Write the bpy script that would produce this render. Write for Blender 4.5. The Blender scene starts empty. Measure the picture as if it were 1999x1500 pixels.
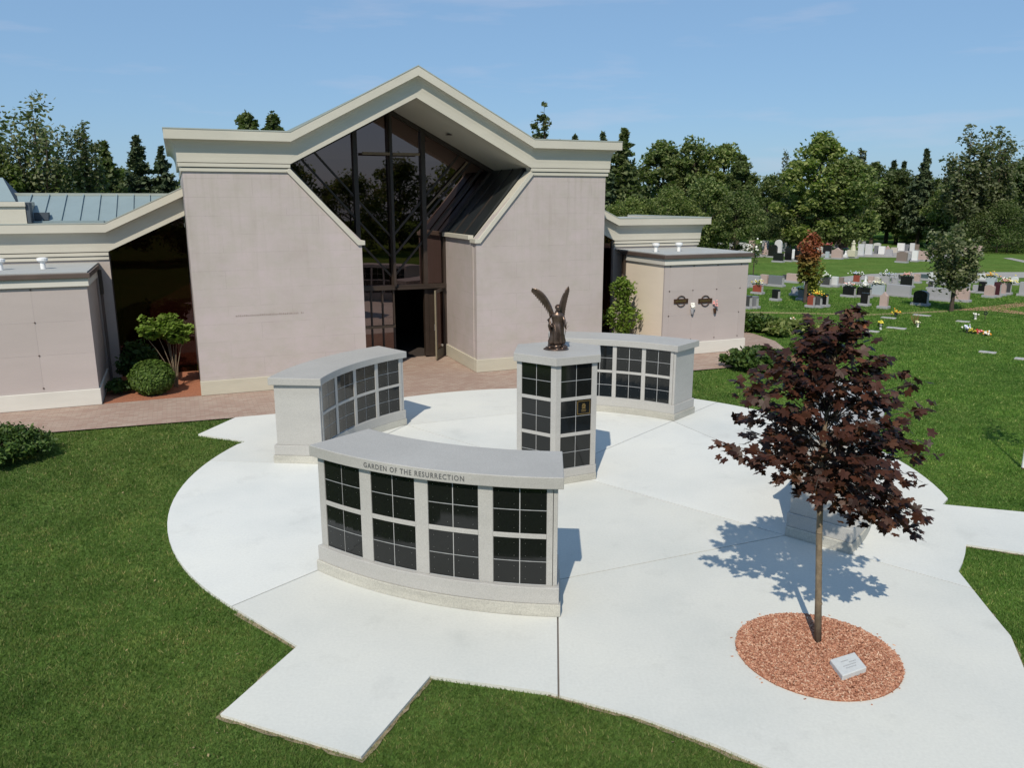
import bpy, bmesh, math, random
import numpy as np
from mathutils import Vector, Matrix

# ---------------------------------------------------------------- camera, world, sun
SC = bpy.context.scene
COL = SC.collection
FPX, PITCH, ROLL, YAW, HC = 1563.0, 0.22645, -0.0016, 0.3893, 5.0

cam_data = bpy.data.cameras.new('camera')
cam = bpy.data.objects.new('camera', cam_data)
COL.objects.link(cam)
cam_data.sensor_width = 36.0
cam_data.lens = FPX / 1999.0 * 36.0
cam_data.clip_start = 0.1
cam_data.clip_end = 3000.0
cam.location = (0, 0, HC)
cam.rotation_euler = (math.pi / 2 - PITCH, 0.0, 0.0)
SC.camera = cam

SUN_AZ = math.radians(13.0)      # shadows run this far right of straight ahead
SUN_EL = math.radians(46.0)
world = bpy.data.worlds.new('World')
SC.world = world
world.use_nodes = True
wn = world.node_tree
wn.nodes.clear()
w_out = wn.nodes.new('ShaderNodeOutputWorld')
w_bg = wn.nodes.new('ShaderNodeBackground')
w_sky = wn.nodes.new('ShaderNodeTexSky')
w_sky.sky_type = 'NISHITA'
w_sky.sun_disc = False
w_sky.sun_elevation = SUN_EL
w_sky.sun_rotation = math.pi + SUN_AZ
w_sky.altitude = 100.0
w_sky.air_density = 1.0
w_sky.dust_density = 0.6
w_sky.ozone_density = 2.0
w_bg.inputs['Strength'].default_value = 0.11
# faint cirrus streaks low over the trees
w_tc = wn.nodes.new('ShaderNodeTexCoord')
w_map = wn.nodes.new('ShaderNodeMapping')
w_map.inputs['Scale'].default_value = (1.6, 1.6, 11.0)
w_map.inputs['Location'].default_value = (0.1, 0.55, 0.45)
w_noise = wn.nodes.new('ShaderNodeTexNoise')
w_noise.inputs['Scale'].default_value = 2.3
w_noise.inputs['Detail'].default_value = 7.0
w_noise.inputs['Roughness'].default_value = 0.55
w_ramp = wn.nodes.new('ShaderNodeValToRGB')
w_ramp.color_ramp.elements[0].position = 0.56
w_ramp.color_ramp.elements[0].color = (0, 0, 0, 1)
w_ramp.color_ramp.elements[1].position = 0.86
w_ramp.color_ramp.elements[1].color = (0.5, 0.5, 0.5, 1)
w_mix = wn.nodes.new('ShaderNodeMixRGB')
w_mix.inputs['Color2'].default_value = (5.4, 5.4, 6.4, 1)
wn.links.new(w_tc.outputs['Generated'], w_map.inputs['Vector'])
wn.links.new(w_map.outputs['Vector'], w_noise.inputs['Vector'])
wn.links.new(w_noise.outputs['Fac'], w_ramp.inputs['Fac'])
wn.links.new(w_ramp.outputs['Color'], w_mix.inputs['Fac'])
w_tint = wn.nodes.new('ShaderNodeMixRGB'); w_tint.blend_type = 'MULTIPLY'; w_tint.inputs['Fac'].default_value = 1.0
w_tint.inputs['Color2'].default_value = (0.72, 0.88, 1.0, 1)
w_even = wn.nodes.new('ShaderNodeMixRGB'); w_even.inputs['Fac'].default_value = 0.62
w_even.inputs['Color2'].default_value = (2.25, 3.72, 5.75, 1)      # clear summer blue, evening out the horizon glare
wn.links.new(w_sky.outputs['Color'], w_tint.inputs['Color1'])
wn.links.new(w_tint.outputs['Color'], w_even.inputs['Color1'])
wn.links.new(w_even.outputs['Color'], w_mix.inputs['Color1'])
wn.links.new(w_mix.outputs['Color'], w_bg.inputs['Color'])
wn.links.new(w_bg.outputs['Background'], w_out.inputs['Surface'])

sun_data = bpy.data.lights.new('sun', 'SUN')
sun_data.energy = 3.9
sun_data.angle = math.radians(0.53)
sun_data.color = (1.0, 0.91, 0.76)
sun = bpy.data.objects.new('sun', sun_data)
COL.objects.link(sun)
_d = Vector((math.sin(SUN_AZ) * math.cos(SUN_EL), math.cos(SUN_AZ) * math.cos(SUN_EL), -math.sin(SUN_EL)))
sun.rotation_euler = _d.to_track_quat('-Z', 'Y').to_euler()
sun.location = (-8, -30, 40)

SC.view_settings.view_transform = 'Standard'
SC.view_settings.look = 'None'
SC.view_settings.exposure = 0.08
SC.view_settings.gamma = 1.0
SC.view_settings.use_curve_mapping = False
try:
    SC.cycles.max_bounces = 6
    SC.cycles.transparent_max_bounces = 8
except Exception:
    pass

# ---------------------------------------------------------------- surveying helpers
_cp, _sp = math.cos(PITCH), math.sin(PITCH)
def ray(x, y):
    a, b = x - 999.5, y - 750.0
    return (a, FPX * _cp - b * _sp, -b * _cp - FPX * _sp)
def G(x, y, z=0.0):
    """where the sight line of the survey photograph meets the level z"""
    d = ray(x, y); t = (z - HC) / d[2]
    return Vector((d[0] * t, d[1] * t, z))
def ZAT(p, x, y):
    d = ray(x, y)
    return HC + d[2] * p[1] / d[1]
ORI = G(395, 772.5)
UX, UY = math.cos(YAW), math.sin(YAW)
def L2W(u, v, z=0.0):
    return Vector((ORI.x + u * UX - v * UY, ORI.y + u * UY + v * UX, z))
C0 = Vector((0.84, 14.42, 0.0))
def PO(r, a, z=0.0):
    a = math.radians(a)
    return Vector((C0.x + r * math.cos(a), C0.y + r * math.sin(a), z))

# ---------------------------------------------------------------- materials
MATS = {}
def new_mat(name):
    m = bpy.data.materials.new(name); m.use_nodes = True
    MATS[name] = m
    nt = m.node_tree
    return m, nt, nt.nodes['Principled BSDF']
def N(nt, typ, **kw):
    n = nt.nodes.new(typ)
    for k, v in kw.items():
        if k in n.inputs: n.inputs[k].default_value = v
        else: setattr(n, k, v)
    return n
def coords(nt, obj=True, scale=(1, 1, 1)):
    tc = nt.nodes.new('ShaderNodeTexCoord')
    mp = nt.nodes.new('ShaderNodeMapping')
    mp.inputs['Scale'].default_value = scale
    nt.links.new(tc.outputs['Object'], mp.inputs['Vector'])
    return mp.outputs['Vector']
def wcoords(nt, scale=(1, 1, 1)):
    g = nt.nodes.new('ShaderNodeNewGeometry')
    mp = nt.nodes.new('ShaderNodeMapping')
    mp.inputs['Scale'].default_value = scale
    nt.links.new(g.outputs['Position'], mp.inputs['Vector'])
    return mp.outputs['Vector']
def noise(nt, vec, scale, detail=4, rough=0.55):
    n = N(nt, 'ShaderNodeTexNoise')
    n.inputs['Scale'].default_value = scale
    n.inputs['Detail'].default_value = detail
    n.inputs['Roughness'].default_value = rough
    nt.links.new(vec, n.inputs['Vector'])
    return n.outputs['Fac']
def ramp(nt, fac, stops):
    r = nt.nodes.new('ShaderNodeValToRGB')
    e = r.color_ramp.elements
    while len(e) < len(stops): e.new(0.5)
    for i, (p, c) in enumerate(stops):
        e[i].position = p
        e[i].color = (c[0], c[1], c[2], 1) if hasattr(c, '__len__') else (c, c, c, 1)
    nt.links.new(fac, r.inputs['Fac'])
    return r.outputs['Color']
def mixc(nt, a, b, fac=0.5, mode='MIX'):
    m = nt.nodes.new('ShaderNodeMixRGB'); m.blend_type = mode
    for s, v in (('Color1', a), ('Color2', b), ('Fac', fac)):
        if isinstance(v, (int, float)): m.inputs[s].default_value = v
        elif isinstance(v, tuple): m.inputs[s].default_value = (v[0], v[1], v[2], 1)
        else: nt.links.new(v, m.inputs[s])
    return m.outputs['Color']
def bump(nt, bsdf, h, strength=0.3, dist=0.01):
    b = N(nt, 'ShaderNodeBump')
    b.inputs['Strength'].default_value = strength
    b.inputs['Distance'].default_value = dist
    nt.links.new(h, b.inputs['Height'])
    nt.links.new(b.outputs['Normal'], bsdf.inputs['Normal'])
def sc(c, k): return tuple(x * k for x in c)

def mat_plain(name, col, rough=0.6, var=0.08, nscale=6.0, metal=0.0, bmp=0.0, spec=0.5):
    m, nt, b = new_mat(name)
    v = wcoords(nt)
    f = noise(nt, v, nscale, 5)
    c = ramp(nt, f, [(0.3, sc(col, 1 - var)), (0.7, sc(col, 1 + var))])
    nt.links.new(c, b.inputs['Base Color'])
    b.inputs['Roughness'].default_value = rough
    b.inputs['Metallic'].default_value = metal
    b.inputs['Specular IOR Level'].default_value = spec
    if bmp: bump(nt, b, noise(nt, v, nscale * 12, 3), bmp)
    return m
def mat_stone(name, col, streak=0.1, speck=0.06, rough=0.7, vert=False, speck_scale=120, island=0.0, bmp=0.15):
    """quarried or cast stone: fine speckle, cloudy tone, faint runs"""
    m, nt, b = new_mat(name)
    v = wcoords(nt)
    big = noise(nt, v, 0.9, 5, 0.6)
    c = ramp(nt, big, [(0.3, sc(col, 1 - streak * 0.6)), (0.7, sc(col, 1 + streak * 0.4))])
    vs = wcoords(nt, (3.5, 3.5, 0.35) if vert else (0.45, 0.45, 2.6))
    st = noise(nt, vs, 1.3, 6, 0.65)
    c = mixc(nt, c, ramp(nt, st, [(0.35, 1 - streak), (0.6, 1.0)]), 1.0, 'MULTIPLY')
    sp = noise(nt, v, speck_scale, 2, 0.8)
    c = mixc(nt, c, ramp(nt, sp, [(0.35, 1 - speck), (0.65, 1 + speck)]), 1.0, 'MULTIPLY')
    if island:
        oi = nt.nodes.new('ShaderNodeObjectInfo')
        c = mixc(nt, c, ramp(nt, oi.outputs['Random'], [(0.0, 1 - island), (1.0, 1 + island)]), 1.0, 'MULTIPLY')
    nt.links.new(c, b.inputs['Base Color'])
    b.inputs['Roughness'].default_value = rough
    bump(nt, b, sp, bmp, 0.004)
    return m
def mat_leaf(name, c1, c2, c3=None, trans=0.35, rough=0.55, objvar=0.25, spec=0.25):
    m, nt, b = new_mat(name)
    g = nt.nodes.new('ShaderNodeNewGeometry')
    stops = [(0.0, c1), (1.0, c2)] if c3 is None else [(0.0, c1), (0.6, c2), (1.0, c3)]
    c = ramp(nt, g.outputs['Random Per Island'], stops)
    v = coords(nt)
    f = noise(nt, v, 0.7, 3)
    c = mixc(nt, c, ramp(nt, f, [(0.3, 0.72), (0.7, 1.22)]), 1.0, 'MULTIPLY')
    oi = nt.nodes.new('ShaderNodeObjectInfo')
    c = mixc(nt, c, ramp(nt, oi.outputs['Random'], [(0.0, (1 - objvar, 1 - objvar, 1 - objvar)), (1.0, (1 + objvar * .8, 1 + objvar * .6, 1 + objvar * .3))]), 1.0, 'MULTIPLY')
    nt.links.new(c, b.inputs['Base Color'])
    b.inputs['Roughness'].default_value = rough
    b.inputs['Specular IOR Level'].default_value = spec
    tr = nt.nodes.new('ShaderNodeBsdfTranslucent')
    nt.links.new(mixc(nt, c, (1.0, 1.25, 0.5), 1.0, 'MULTIPLY'), tr.inputs['Color'])
    mx = nt.nodes.new('ShaderNodeMixShader')
    mx.inputs['Fac'].default_value = trans
    out = nt.nodes['Material Output']
    nt.links.new(b.outputs[0], mx.inputs[1]); nt.links.new(tr.outputs[0], mx.inputs[2])
    nt.links.new(mx.outputs[0], out.inputs['Surface'])
    return m

mat_stone('granite_grey', (0.42, 0.413, 0.395), streak=0.07, speck=0.12, rough=0.55, speck_scale=75)
mat_stone('granite_top', (0.395, 0.388, 0.37), streak=0.08, speck=0.12, rough=0.55, speck_scale=75)
mat_stone('footing_concrete', (0.47, 0.46, 0.41), streak=0.22, speck=0.16, rough=0.85, speck_scale=60, bmp=0.5)
mat_stone('wall_stone', (0.435, 0.385, 0.36), streak=0.075, speck=0.04, rough=0.75, island=0.0, bmp=0.05)
mat_stone('panel_stone', (0.45, 0.395, 0.38), streak=0.04, speck=0.05, rough=0.5, island=0.03, bmp=0.05)
mat_stone('pale_stucco', (0.80, 0.70, 0.585), streak=0.04, speck=0.03, rough=0.85, bmp=0.2)
mat_stone('plinth_stone', (0.50, 0.465, 0.375), streak=0.08, speck=0.04, rough=0.8)
mat_stone('plinth_white', (0.62, 0.60, 0.55), streak=0.06, speck=0.03, rough=0.8)
mat_stone('cornice_cream', (0.53, 0.505, 0.435), streak=0.06, speck=0.02, rough=0.6, vert=False, bmp=0.02)
mat_stone('soffit_cream', (0.55, 0.53, 0.47), streak=0.03, speck=0.02, rough=0.7, bmp=0.02)
def mat_cladding():
    """pinkish facing stone of the chapel: mottled, with hairline joints that come and go and faint runs below the trim"""
    m, nt, b = new_mat('cladding')
    tc = nt.nodes.new('ShaderNodeTexCoord'); sp = nt.nodes.new('ShaderNodeSeparateXYZ'); cb = nt.nodes.new('ShaderNodeCombineXYZ')
    nt.links.new(tc.outputs['Object'], sp.inputs[0])
    nt.links.new(sp.outputs['X'], cb.inputs['X']); nt.links.new(sp.outputs['Z'], cb.inputs['Y'])
    uz = cb.outputs[0]; v = wcoords(nt)
    big = noise(nt, v, 0.8, 6, 0.62)
    c = ramp(nt, big, [(0.28, (0.405, 0.355, 0.338)), (0.5, (0.44, 0.392, 0.378)), (0.72, (0.47, 0.412, 0.408))])
    warm = noise(nt, wcoords(nt, (1, 1, 1.6)), 2.1, 5, 0.7)
    c = mixc(nt, c, ramp(nt, warm, [(0.35, (0.96, 0.97, 0.93)), (0.65, (1.03, 1.01, 1.03))]), 1.0, 'MULTIPLY')
    bt = nt.nodes.new('ShaderNodeTexBrick'); nt.links.new(uz, bt.inputs['Vector'])
    bt.inputs['Color1'].default_value = (1, 1, 1, 1); bt.inputs['Color2'].default_value = (0.972, 0.972, 0.975, 1); bt.inputs['Mortar'].default_value = (0.70, 0.69, 0.68, 1)
    bt.inputs['Scale'].default_value = 1.0; bt.inputs['Mortar Size'].default_value = 0.006; bt.inputs['Brick Width'].default_value = 1.62; bt.inputs['Row Height'].default_value = 0.46; bt.inputs['Mortar Smooth'].default_value = 0.6
    mask = ramp(nt, noise(nt, v, 1.4, 5, 0.7), [(0.42, 0.15), (0.62, 0.85)])
    c = mixc(nt, c, mixc(nt, c, bt.outputs['Color'], 1.0, 'MULTIPLY'), mask)
    drip = noise(nt, wcoords(nt, (5.0, 5.0, 0.22)), 1.6, 5, 0.6)
    mr = nt.nodes.new('ShaderNodeMapRange'); mr.inputs['From Min'].default_value = 2.0; mr.inputs['From Max'].default_value = 5.7
    nt.links.new(sp.outputs['Z'], mr.inputs['Value'])
    dm = mixc(nt, (0, 0, 0), ramp(nt, drip, [(0.50, 0.0), (0.68, 1.0)]), mr.outputs['Result'])
    c = mixc(nt, c, mixc(nt, c, (0.90, 0.905, 0.87), 1.0, 'MULTIPLY'), dm)
    scf = noise(nt, wcoords(nt, (1.0, 1.0, 6.0)), 1.7, 6, 0.75)
    c = mixc(nt, c, ramp(nt, scf, [(0.58, 1.0), (0.72, 0.93)]), 1.0, 'MULTIPLY')
    fi = noise(nt, v, 60, 3, 0.8)
    c = mixc(nt, c, ramp(nt, fi, [(0.3, 0.96), (0.7, 1.03)]), 1.0, 'MULTIPLY')
    nt.links.new(c, b.inputs['Base Color']); b.inputs['Roughness'].default_value = 0.75
mat_cladding()
mat_plain('cement', (0.42, 0.43, 0.44), 0.8, 0.05, 8)
mat_plain('joint_dark', (0.16, 0.14, 0.13), 0.9, 0.1)
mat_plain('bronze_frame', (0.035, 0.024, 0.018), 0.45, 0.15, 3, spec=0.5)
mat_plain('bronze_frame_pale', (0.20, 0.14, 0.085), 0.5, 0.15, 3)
mat_plain('gutter_brown', (0.10, 0.072, 0.062), 0.5, 0.1, 3)
mat_plain('roof_metal', (0.22, 0.285, 0.305), 0.55, 0.05, 2, metal=0.0)
mat_plain('roof_edge', (0.33, 0.36, 0.33), 0.55, 0.06, 3)
mat_plain('roof_membrane', (0.36, 0.37, 0.365), 0.8, 0.06, 3)
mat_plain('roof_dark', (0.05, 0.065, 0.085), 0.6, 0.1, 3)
mat_plain('white_plastic', (0.80, 0.80, 0.80), 0.4, 0.03)
mat_plain('sill_dark', (0.016, 0.019, 0.019), 0.35, 0.2, 2)
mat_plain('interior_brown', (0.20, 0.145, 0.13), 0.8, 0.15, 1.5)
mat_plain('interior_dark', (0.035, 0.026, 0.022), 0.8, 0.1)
mat_plain('bronze', (0.115, 0.080, 0.063), 0.34, 0.4, 9, metal=0.7)
mat_plain('bronze_dark', (0.10, 0.055, 0.035), 0.4, 0.3, 9, metal=0.6)
mat_plain('pale_bronze', (0.22, 0.19, 0.13), 0.45, 0.1, 12, metal=0.3)
mat_plain('brass', (0.45, 0.30, 0.12), 0.35, 0.15, 12, metal=0.9)
mat_plain('steel', (0.6, 0.6, 0.58), 0.3, 0.05, 12, metal=0.9)
mat_plain('letter_dark', (0.09, 0.095, 0.10), 0.7, 0.05)
mat_plain('bark_grey', (0.20, 0.155, 0.105), 0.9, 0.25, 14, bmp=0.6)
mat_plain('bark_dark', (0.065, 0.048, 0.036), 0.9, 0.3, 10, bmp=0.6)
mat_plain('bark_red', (0.26, 0.11, 0.06), 0.8, 0.2, 14)
mat_plain('asphalt', (0.30, 0.29, 0.27), 0.9, 0.08, 2)
mat_plain('stone_plaque', (0.55, 0.57, 0.57), 0.6, 0.06, 20, bmp=0.2)
mat_plain('pot_white', (0.82, 0.80, 0.78), 0.5, 0.05)
mat_plain('letter_grey', (0.33, 0.34, 0.35), 0.7, 0.05)
mat_plain('engraving', (0.30, 0.255, 0.235), 0.8, 0.05)

def mat_black_granite():
    m, nt, b = new_mat('black_granite')
    v = wcoords(nt)
    sp = noise(nt, v, 260, 1, 0.9)
    c = ramp(nt, sp, [(0.5, (0.006, 0.007, 0.007)), (0.75, (0.02, 0.021, 0.02))])
    nt.links.new(c, b.inputs['Base Color'])
    r = ramp(nt, noise(nt, v, 3.0, 4), [(0.3, 0.03), (0.7, 0.10)])
    nt.links.new(r, b.inputs['Roughness'])
    b.inputs['Specular IOR Level'].default_value = 0.5
mat_black_granite()

def mat_glass(name='bronze_glass', col=(0.155, 0.108, 0.098), tcol=(0.10, 0.07, 0.055)):
    m, nt, b = new_mat(name)
    nt.nodes.remove(b)
    out = nt.nodes['Material Output']
    gl = N(nt, 'ShaderNodeBsdfGlossy'); gl.inputs['Color'].default_value = (*col, 1)
    gl.inputs['Roughness'].default_value = 0.012
    w = noise(nt, wcoords(nt), 0.8, 2)
    bp = N(nt, 'ShaderNodeBump'); bp.inputs['Strength'].default_value = 0.03; bp.inputs['Distance'].default_value = 0.05
    nt.links.new(w, bp.inputs['Height']); nt.links.new(bp.outputs['Normal'], gl.inputs['Normal'])
    tr = N(nt, 'ShaderNodeBsdfTransparent'); tr.inputs['Color'].default_value = (*tcol, 1)
    ad = nt.nodes.new('ShaderNodeAddShader')
    nt.links.new(gl.outputs[0], ad.inputs[0]); nt.links.new(tr.outputs[0], ad.inputs[1])
    nt.links.new(ad.outputs[0], out.inputs['Surface'])
mat_glass()
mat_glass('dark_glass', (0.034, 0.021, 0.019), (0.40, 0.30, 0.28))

def mat_concrete():
    m, nt, b = new_mat('slab_concrete')
    v = wcoords(nt)
    big = noise(nt, v, 0.35, 6, 0.6)
    c = ramp(nt, big, [(0.28, (0.535, 0.555, 0.54)), (0.5, (0.61, 0.62, 0.595)), (0.72, (0.655, 0.66, 0.62))])
    fine = noise(nt, v, 28, 5, 0.7)
    c = mixc(nt, c, ramp(nt, fine, [(0.3, 0.93), (0.7, 1.04)]), 1.0, 'MULTIPLY')
    # broom marks, faint
    vb = wcoords(nt, (2.0, 70.0, 1.0))
    br = noise(nt, vb, 3.0, 2)
    c = mixc(nt, c, ramp(nt, br, [(0.3, 0.985), (0.7, 1.01)]), 1.0, 'MULTIPLY')
    # scattered damp stains
    st = noise(nt, v, 1.1, 6, 0.7)
    c = mixc(nt, c, ramp(nt, st, [(0.56, 1.0), (0.76, 0.87)]), 1.0, 'MULTIPLY')
    oi = nt.nodes.new('ShaderNodeObjectInfo')
    c = mixc(nt, c, oi.outputs['Color'], 1.0, 'MULTIPLY')
    nt.links.new(c, b.inputs['Base Color'])
    b.inputs['Roughness'].default_value = 0.85
    b.inputs['Specular IOR Level'].default_value = 0.3
    bump(nt, b, fine, 0.12, 0.005)
mat_concrete()

def mat_brick():
    m, nt, b = new_mat('brick_paving')
    v = coords(nt)
    bt = nt.nodes.new('ShaderNodeTexBrick')
    nt.links.new(v, bt.inputs['Vector'])
    bt.inputs['Color1'].default_value = (0.31, 0.215, 0.175, 1)
    bt.inputs['Color2'].default_value = (0.375, 0.295, 0.245, 1)
    bt.inputs['Mortar'].default_value = (0.24, 0.195, 0.16, 1)
    bt.inputs['Scale'].default_value = 1.0
    bt.inputs['Mortar Size'].default_value = 0.006
    bt.inputs['Bias'].default_value = 0.0
    bt.inputs['Brick Width'].default_value = 0.21
    bt.inputs['Row Height'].default_value = 0.105
    f = noise(nt, v, 0.7, 5)
    c = mixc(nt, bt.outputs['Color'], ramp(nt, f, [(0.3, (0.93, 0.88, 0.86)), (0.7, (1.06, 1.06, 1.04))]), 1.0, 'MULTIPLY')
    pt = noise(nt, v, 2.4, 5, 0.7)
    c = mixc(nt, c, (0.50, 0.44, 0.38), ramp(nt, pt, [(0.62, 0.0), (0.74, 0.45)]))
    nt.links.new(c, b.inputs['Base Color'])
    b.inputs['Roughness'].default_value = 0.85
    bump(nt, b, bt.outputs['Fac'], -0.4, 0.004)
mat_brick()

def mat_lawn():
    m, nt, b = new_mat('lawn')
    v = wcoords(nt)
    a = noise(nt, v, 0.5, 6, 0.6)
    f = noise(nt, v, 14, 5, 0.75)
    vv = wcoords(nt, (1.0, 0.35, 1.0))
    p = noise(nt, vv, 4.0, 5, 0.7)
    c = ramp(nt, a, [(0.3, (0.070, 0.130, 0.028)), (0.7, (0.105, 0.172, 0.042))])
    c = mixc(nt, c, ramp(nt, f, [(0.25, 0.60), (0.75, 1.45)]), 1.0, 'MULTIPLY')
    c = mixc(nt, c, ramp(nt, p, [(0.3, 0.80), (0.7, 1.18)]), 1.0, 'MULTIPLY')
    dry = noise(nt, v, 0.16, 5, 0.65)
    c = mixc(nt, c, (0.15, 0.165, 0.05), ramp(nt, dry, [(0.50, 0.0), (0.72, 0.5)]))
    nt.links.new(c, b.inputs['Base Color'])
    b.inputs['Roughness'].default_value = 1.0
    b.inputs['Specular IOR Level'].default_value = 0.0
    bump(nt, b, f, 0.7, 0.05)
mat_lawn()

def mat_blades():
    m, nt, b = new_mat('grass_blade')
    g = nt.nodes.new('ShaderNodeNewGeometry')
    v = wcoords(nt)
    c = ramp(nt, g.outputs['Random Per Island'], [(0.0, (0.058, 0.112, 0.022)), (0.6, (0.100, 0.172, 0.038)), (0.92, (0.165, 0.220, 0.065)), (1.0, (0.36, 0.32, 0.16))])
    a = noise(nt, v, 1.7, 6, 0.65)
    c = mixc(nt, c, ramp(nt, a, [(0.28, (0.56, 0.70, 0.52)), (0.5, (1.0, 1.0, 1.0)), (0.72, (1.65, 1.30, 1.55))]), 1.0, 'MULTIPLY')
    a3 = noise(nt, wcoords(nt, (1.0, 2.2, 1.0)), 6.5, 4, 0.7)
    c = mixc(nt, c, ramp(nt, a3, [(0.3, 0.72), (0.7, 1.25)]), 1.0, 'MULTIPLY')
    a2 = noise(nt, v, 0.3, 3, 0.6)
    c = mixc(nt, c, ramp(nt, a2, [(0.35, (0.85, 0.85, 0.85)), (0.65, (1.15, 1.12, 1.0))]), 1.0, 'MULTIPLY')
    # the open cemetery turf on the right is a richer green than the turf beside the plaza
    gx = nt.nodes.new('ShaderNodeNewGeometry'); sx = nt.nodes.new('ShaderNodeSeparateXYZ')
    nt.links.new(gx.outputs['Position'], sx.inputs[0])
    mr = nt.nodes.new('ShaderNodeMapRange'); mr.inputs['From Min'].default_value = 3.0; mr.inputs['From Max'].default_value = 8.0
    nt.links.new(sx.outputs['X'], mr.inputs['Value'])
    c = mixc(nt, c, mixc(nt, c, (1.02, 1.26, 1.0), 1.0, 'MULTIPLY'), mr.outputs['Result'])
    nt.links.new(c, b.inputs['Base Color'])
    b.inputs['Roughness'].default_value = 0.6
    b.inputs['Specular IOR Level'].default_value = 0.2
    tr = nt.nodes.new('ShaderNodeBsdfTranslucent')
    nt.links.new(mixc(nt, c, (1.0, 1.2, 0.5), 1.0, 'MULTIPLY'), tr.inputs['Color'])
    mx = nt.nodes.new('ShaderNodeMixShader'); mx.inputs['Fac'].default_value = 0.3
    out = nt.nodes['Material Output']
    nt.links.new(b.outputs[0], mx.inputs[1]); nt.links.new(tr.outputs[0], mx.inputs[2])
    nt.links.new(mx.outputs[0], out.inputs['Surface'])
mat_blades()

def mat_chips():
    m, nt, b = new_mat('mulch_chip')
    g = nt.nodes.new('ShaderNodeNewGeometry')
    c = ramp(nt, g.outputs['Random Per Island'], [(0.0, (0.20, 0.075, 0.04)), (0.4, (0.40, 0.175, 0.105)), (0.8, (0.52, 0.28, 0.18)), (1.0, (0.66, 0.46, 0.33))])
    nt.links.new(c, b.inputs['Base Color'])
    b.inputs['Roughness'].default_value = 0.85
    m, nt, b = new_mat('mulch_bed')
    v = wcoords(nt)
    f = noise(nt, v, 30, 4, 0.8)
    c = ramp(nt, f, [(0.3, (0.20, 0.075, 0.04)), (0.6, (0.38, 0.15, 0.08)), (0.8, (0.52, 0.26, 0.15))])
    nt.links.new(c, b.inputs['Base Color'])
    b.inputs['Roughness'].default_value = 0.95
    bump(nt, b, f, 0.8, 0.02)
mat_chips()
mat_plain('soil', (0.26, 0.21, 0.13), 0.95, 0.4, 16, bmp=0.8)
mat_plain('red_path', (0.42, 0.21, 0.14), 0.95, 0.15, 1.2)
mat_plain('dry_path', (0.28, 0.22, 0.11), 0.95, 0.2, 1.2)

mat_leaf('leaf_maple_red', (0.024, 0.0095, 0.0072), (0.060, 0.023, 0.015), (0.145, 0.068, 0.042), trans=0.24, rough=0.5, objvar=0.5, spec=0.32)
mat_leaf('leaf_oak', (0.082, 0.122, 0.042), (0.160, 0.210, 0.076), (0.27, 0.31, 0.14), trans=0.45)
mat_leaf('leaf_bright', (0.100, 0.145, 0.044), (0.195, 0.245, 0.080), (0.31, 0.35, 0.14), trans=0.45)
mat_leaf('leaf_poplar', (0.085, 0.11, 0.055), (0.15, 0.175, 0.095), (0.25, 0.27, 0.17), trans=0.4)
mat_leaf('leaf_dark', (0.078, 0.110, 0.046), (0.145, 0.188, 0.078), (0.22, 0.26, 0.12), trans=0.45)
mat_leaf('leaf_spruce', (0.036, 0.058, 0.032), (0.072, 0.105, 0.053), (0.12, 0.152, 0.08), trans=0.12)
mat_leaf('leaf_box', (0.045, 0.085, 0.014), (0.095, 0.165, 0.028), (0.16, 0.23, 0.05), objvar=0.1)
mat_leaf('leaf_lime', (0.10, 0.17, 0.025), (0.18, 0.27, 0.045), (0.26, 0.34, 0.08), objvar=0.05)
mat_leaf('leaf_juniper', (0.024, 0.058, 0.012), (0.055, 0.105, 0.020), (0.10, 0.15, 0.03), objvar=0.15, trans=0.15)
mat_leaf('leaf_autumn', (0.28, 0.06, 0.03), (0.34, 0.12, 0.05), (0.24, 0.20, 0.05), objvar=0.05)
# turning foliage: red at the top of the tree, still yellow-green low down
def mat_turning():
    m = mat_leaf('leaf_turning', (0.30, 0.07, 0.04), (0.36, 0.15, 0.08), objvar=0.05)
    nt = m.node_tree; b = nt.nodes['Principled BSDF']
    src = b.inputs['Base Color'].links[0].from_socket
    tc = nt.nodes.new('ShaderNodeTexCoord'); sp = nt.nodes.new('ShaderNodeSeparateXYZ')
    nt.links.new(tc.outputs['Object'], sp.inputs[0])
    mr = nt.nodes.new('ShaderNodeMapRange'); mr.inputs['From Min'].default_value = 5.2; mr.inputs['From Max'].default_value = 7.4
    nt.links.new(sp.outputs['Z'], mr.inputs['Value'])
    c = mixc(nt, (0.17, 0.20, 0.045), src, mr.outputs['Result'])
    nt.links.new(c, b.inputs['Base Color'])
mat_turning()
mat_leaf('leaf_yellow', (0.14, 0.18, 0.03), (0.25, 0.26, 0.05), objvar=0.05)
mat_leaf('leaf_garden', (0.03, 0.07, 0.02), (0.07, 0.12, 0.03), objvar=0.05)
for nm, c in dict(white=(0.85, 0.84, 0.78), cream=(0.80, 0.78, 0.50), yellow=(0.80, 0.68, 0.08), orange=(0.85, 0.36, 0.03),
                  pink=(0.80, 0.36, 0.34), red=(0.55, 0.05, 0.05), blue=(0.55, 0.60, 0.80), peach=(0.80, 0.52, 0.38)).items():
    mat_plain('petal_' + nm, c, 0.6, 0.12, 40)
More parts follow.
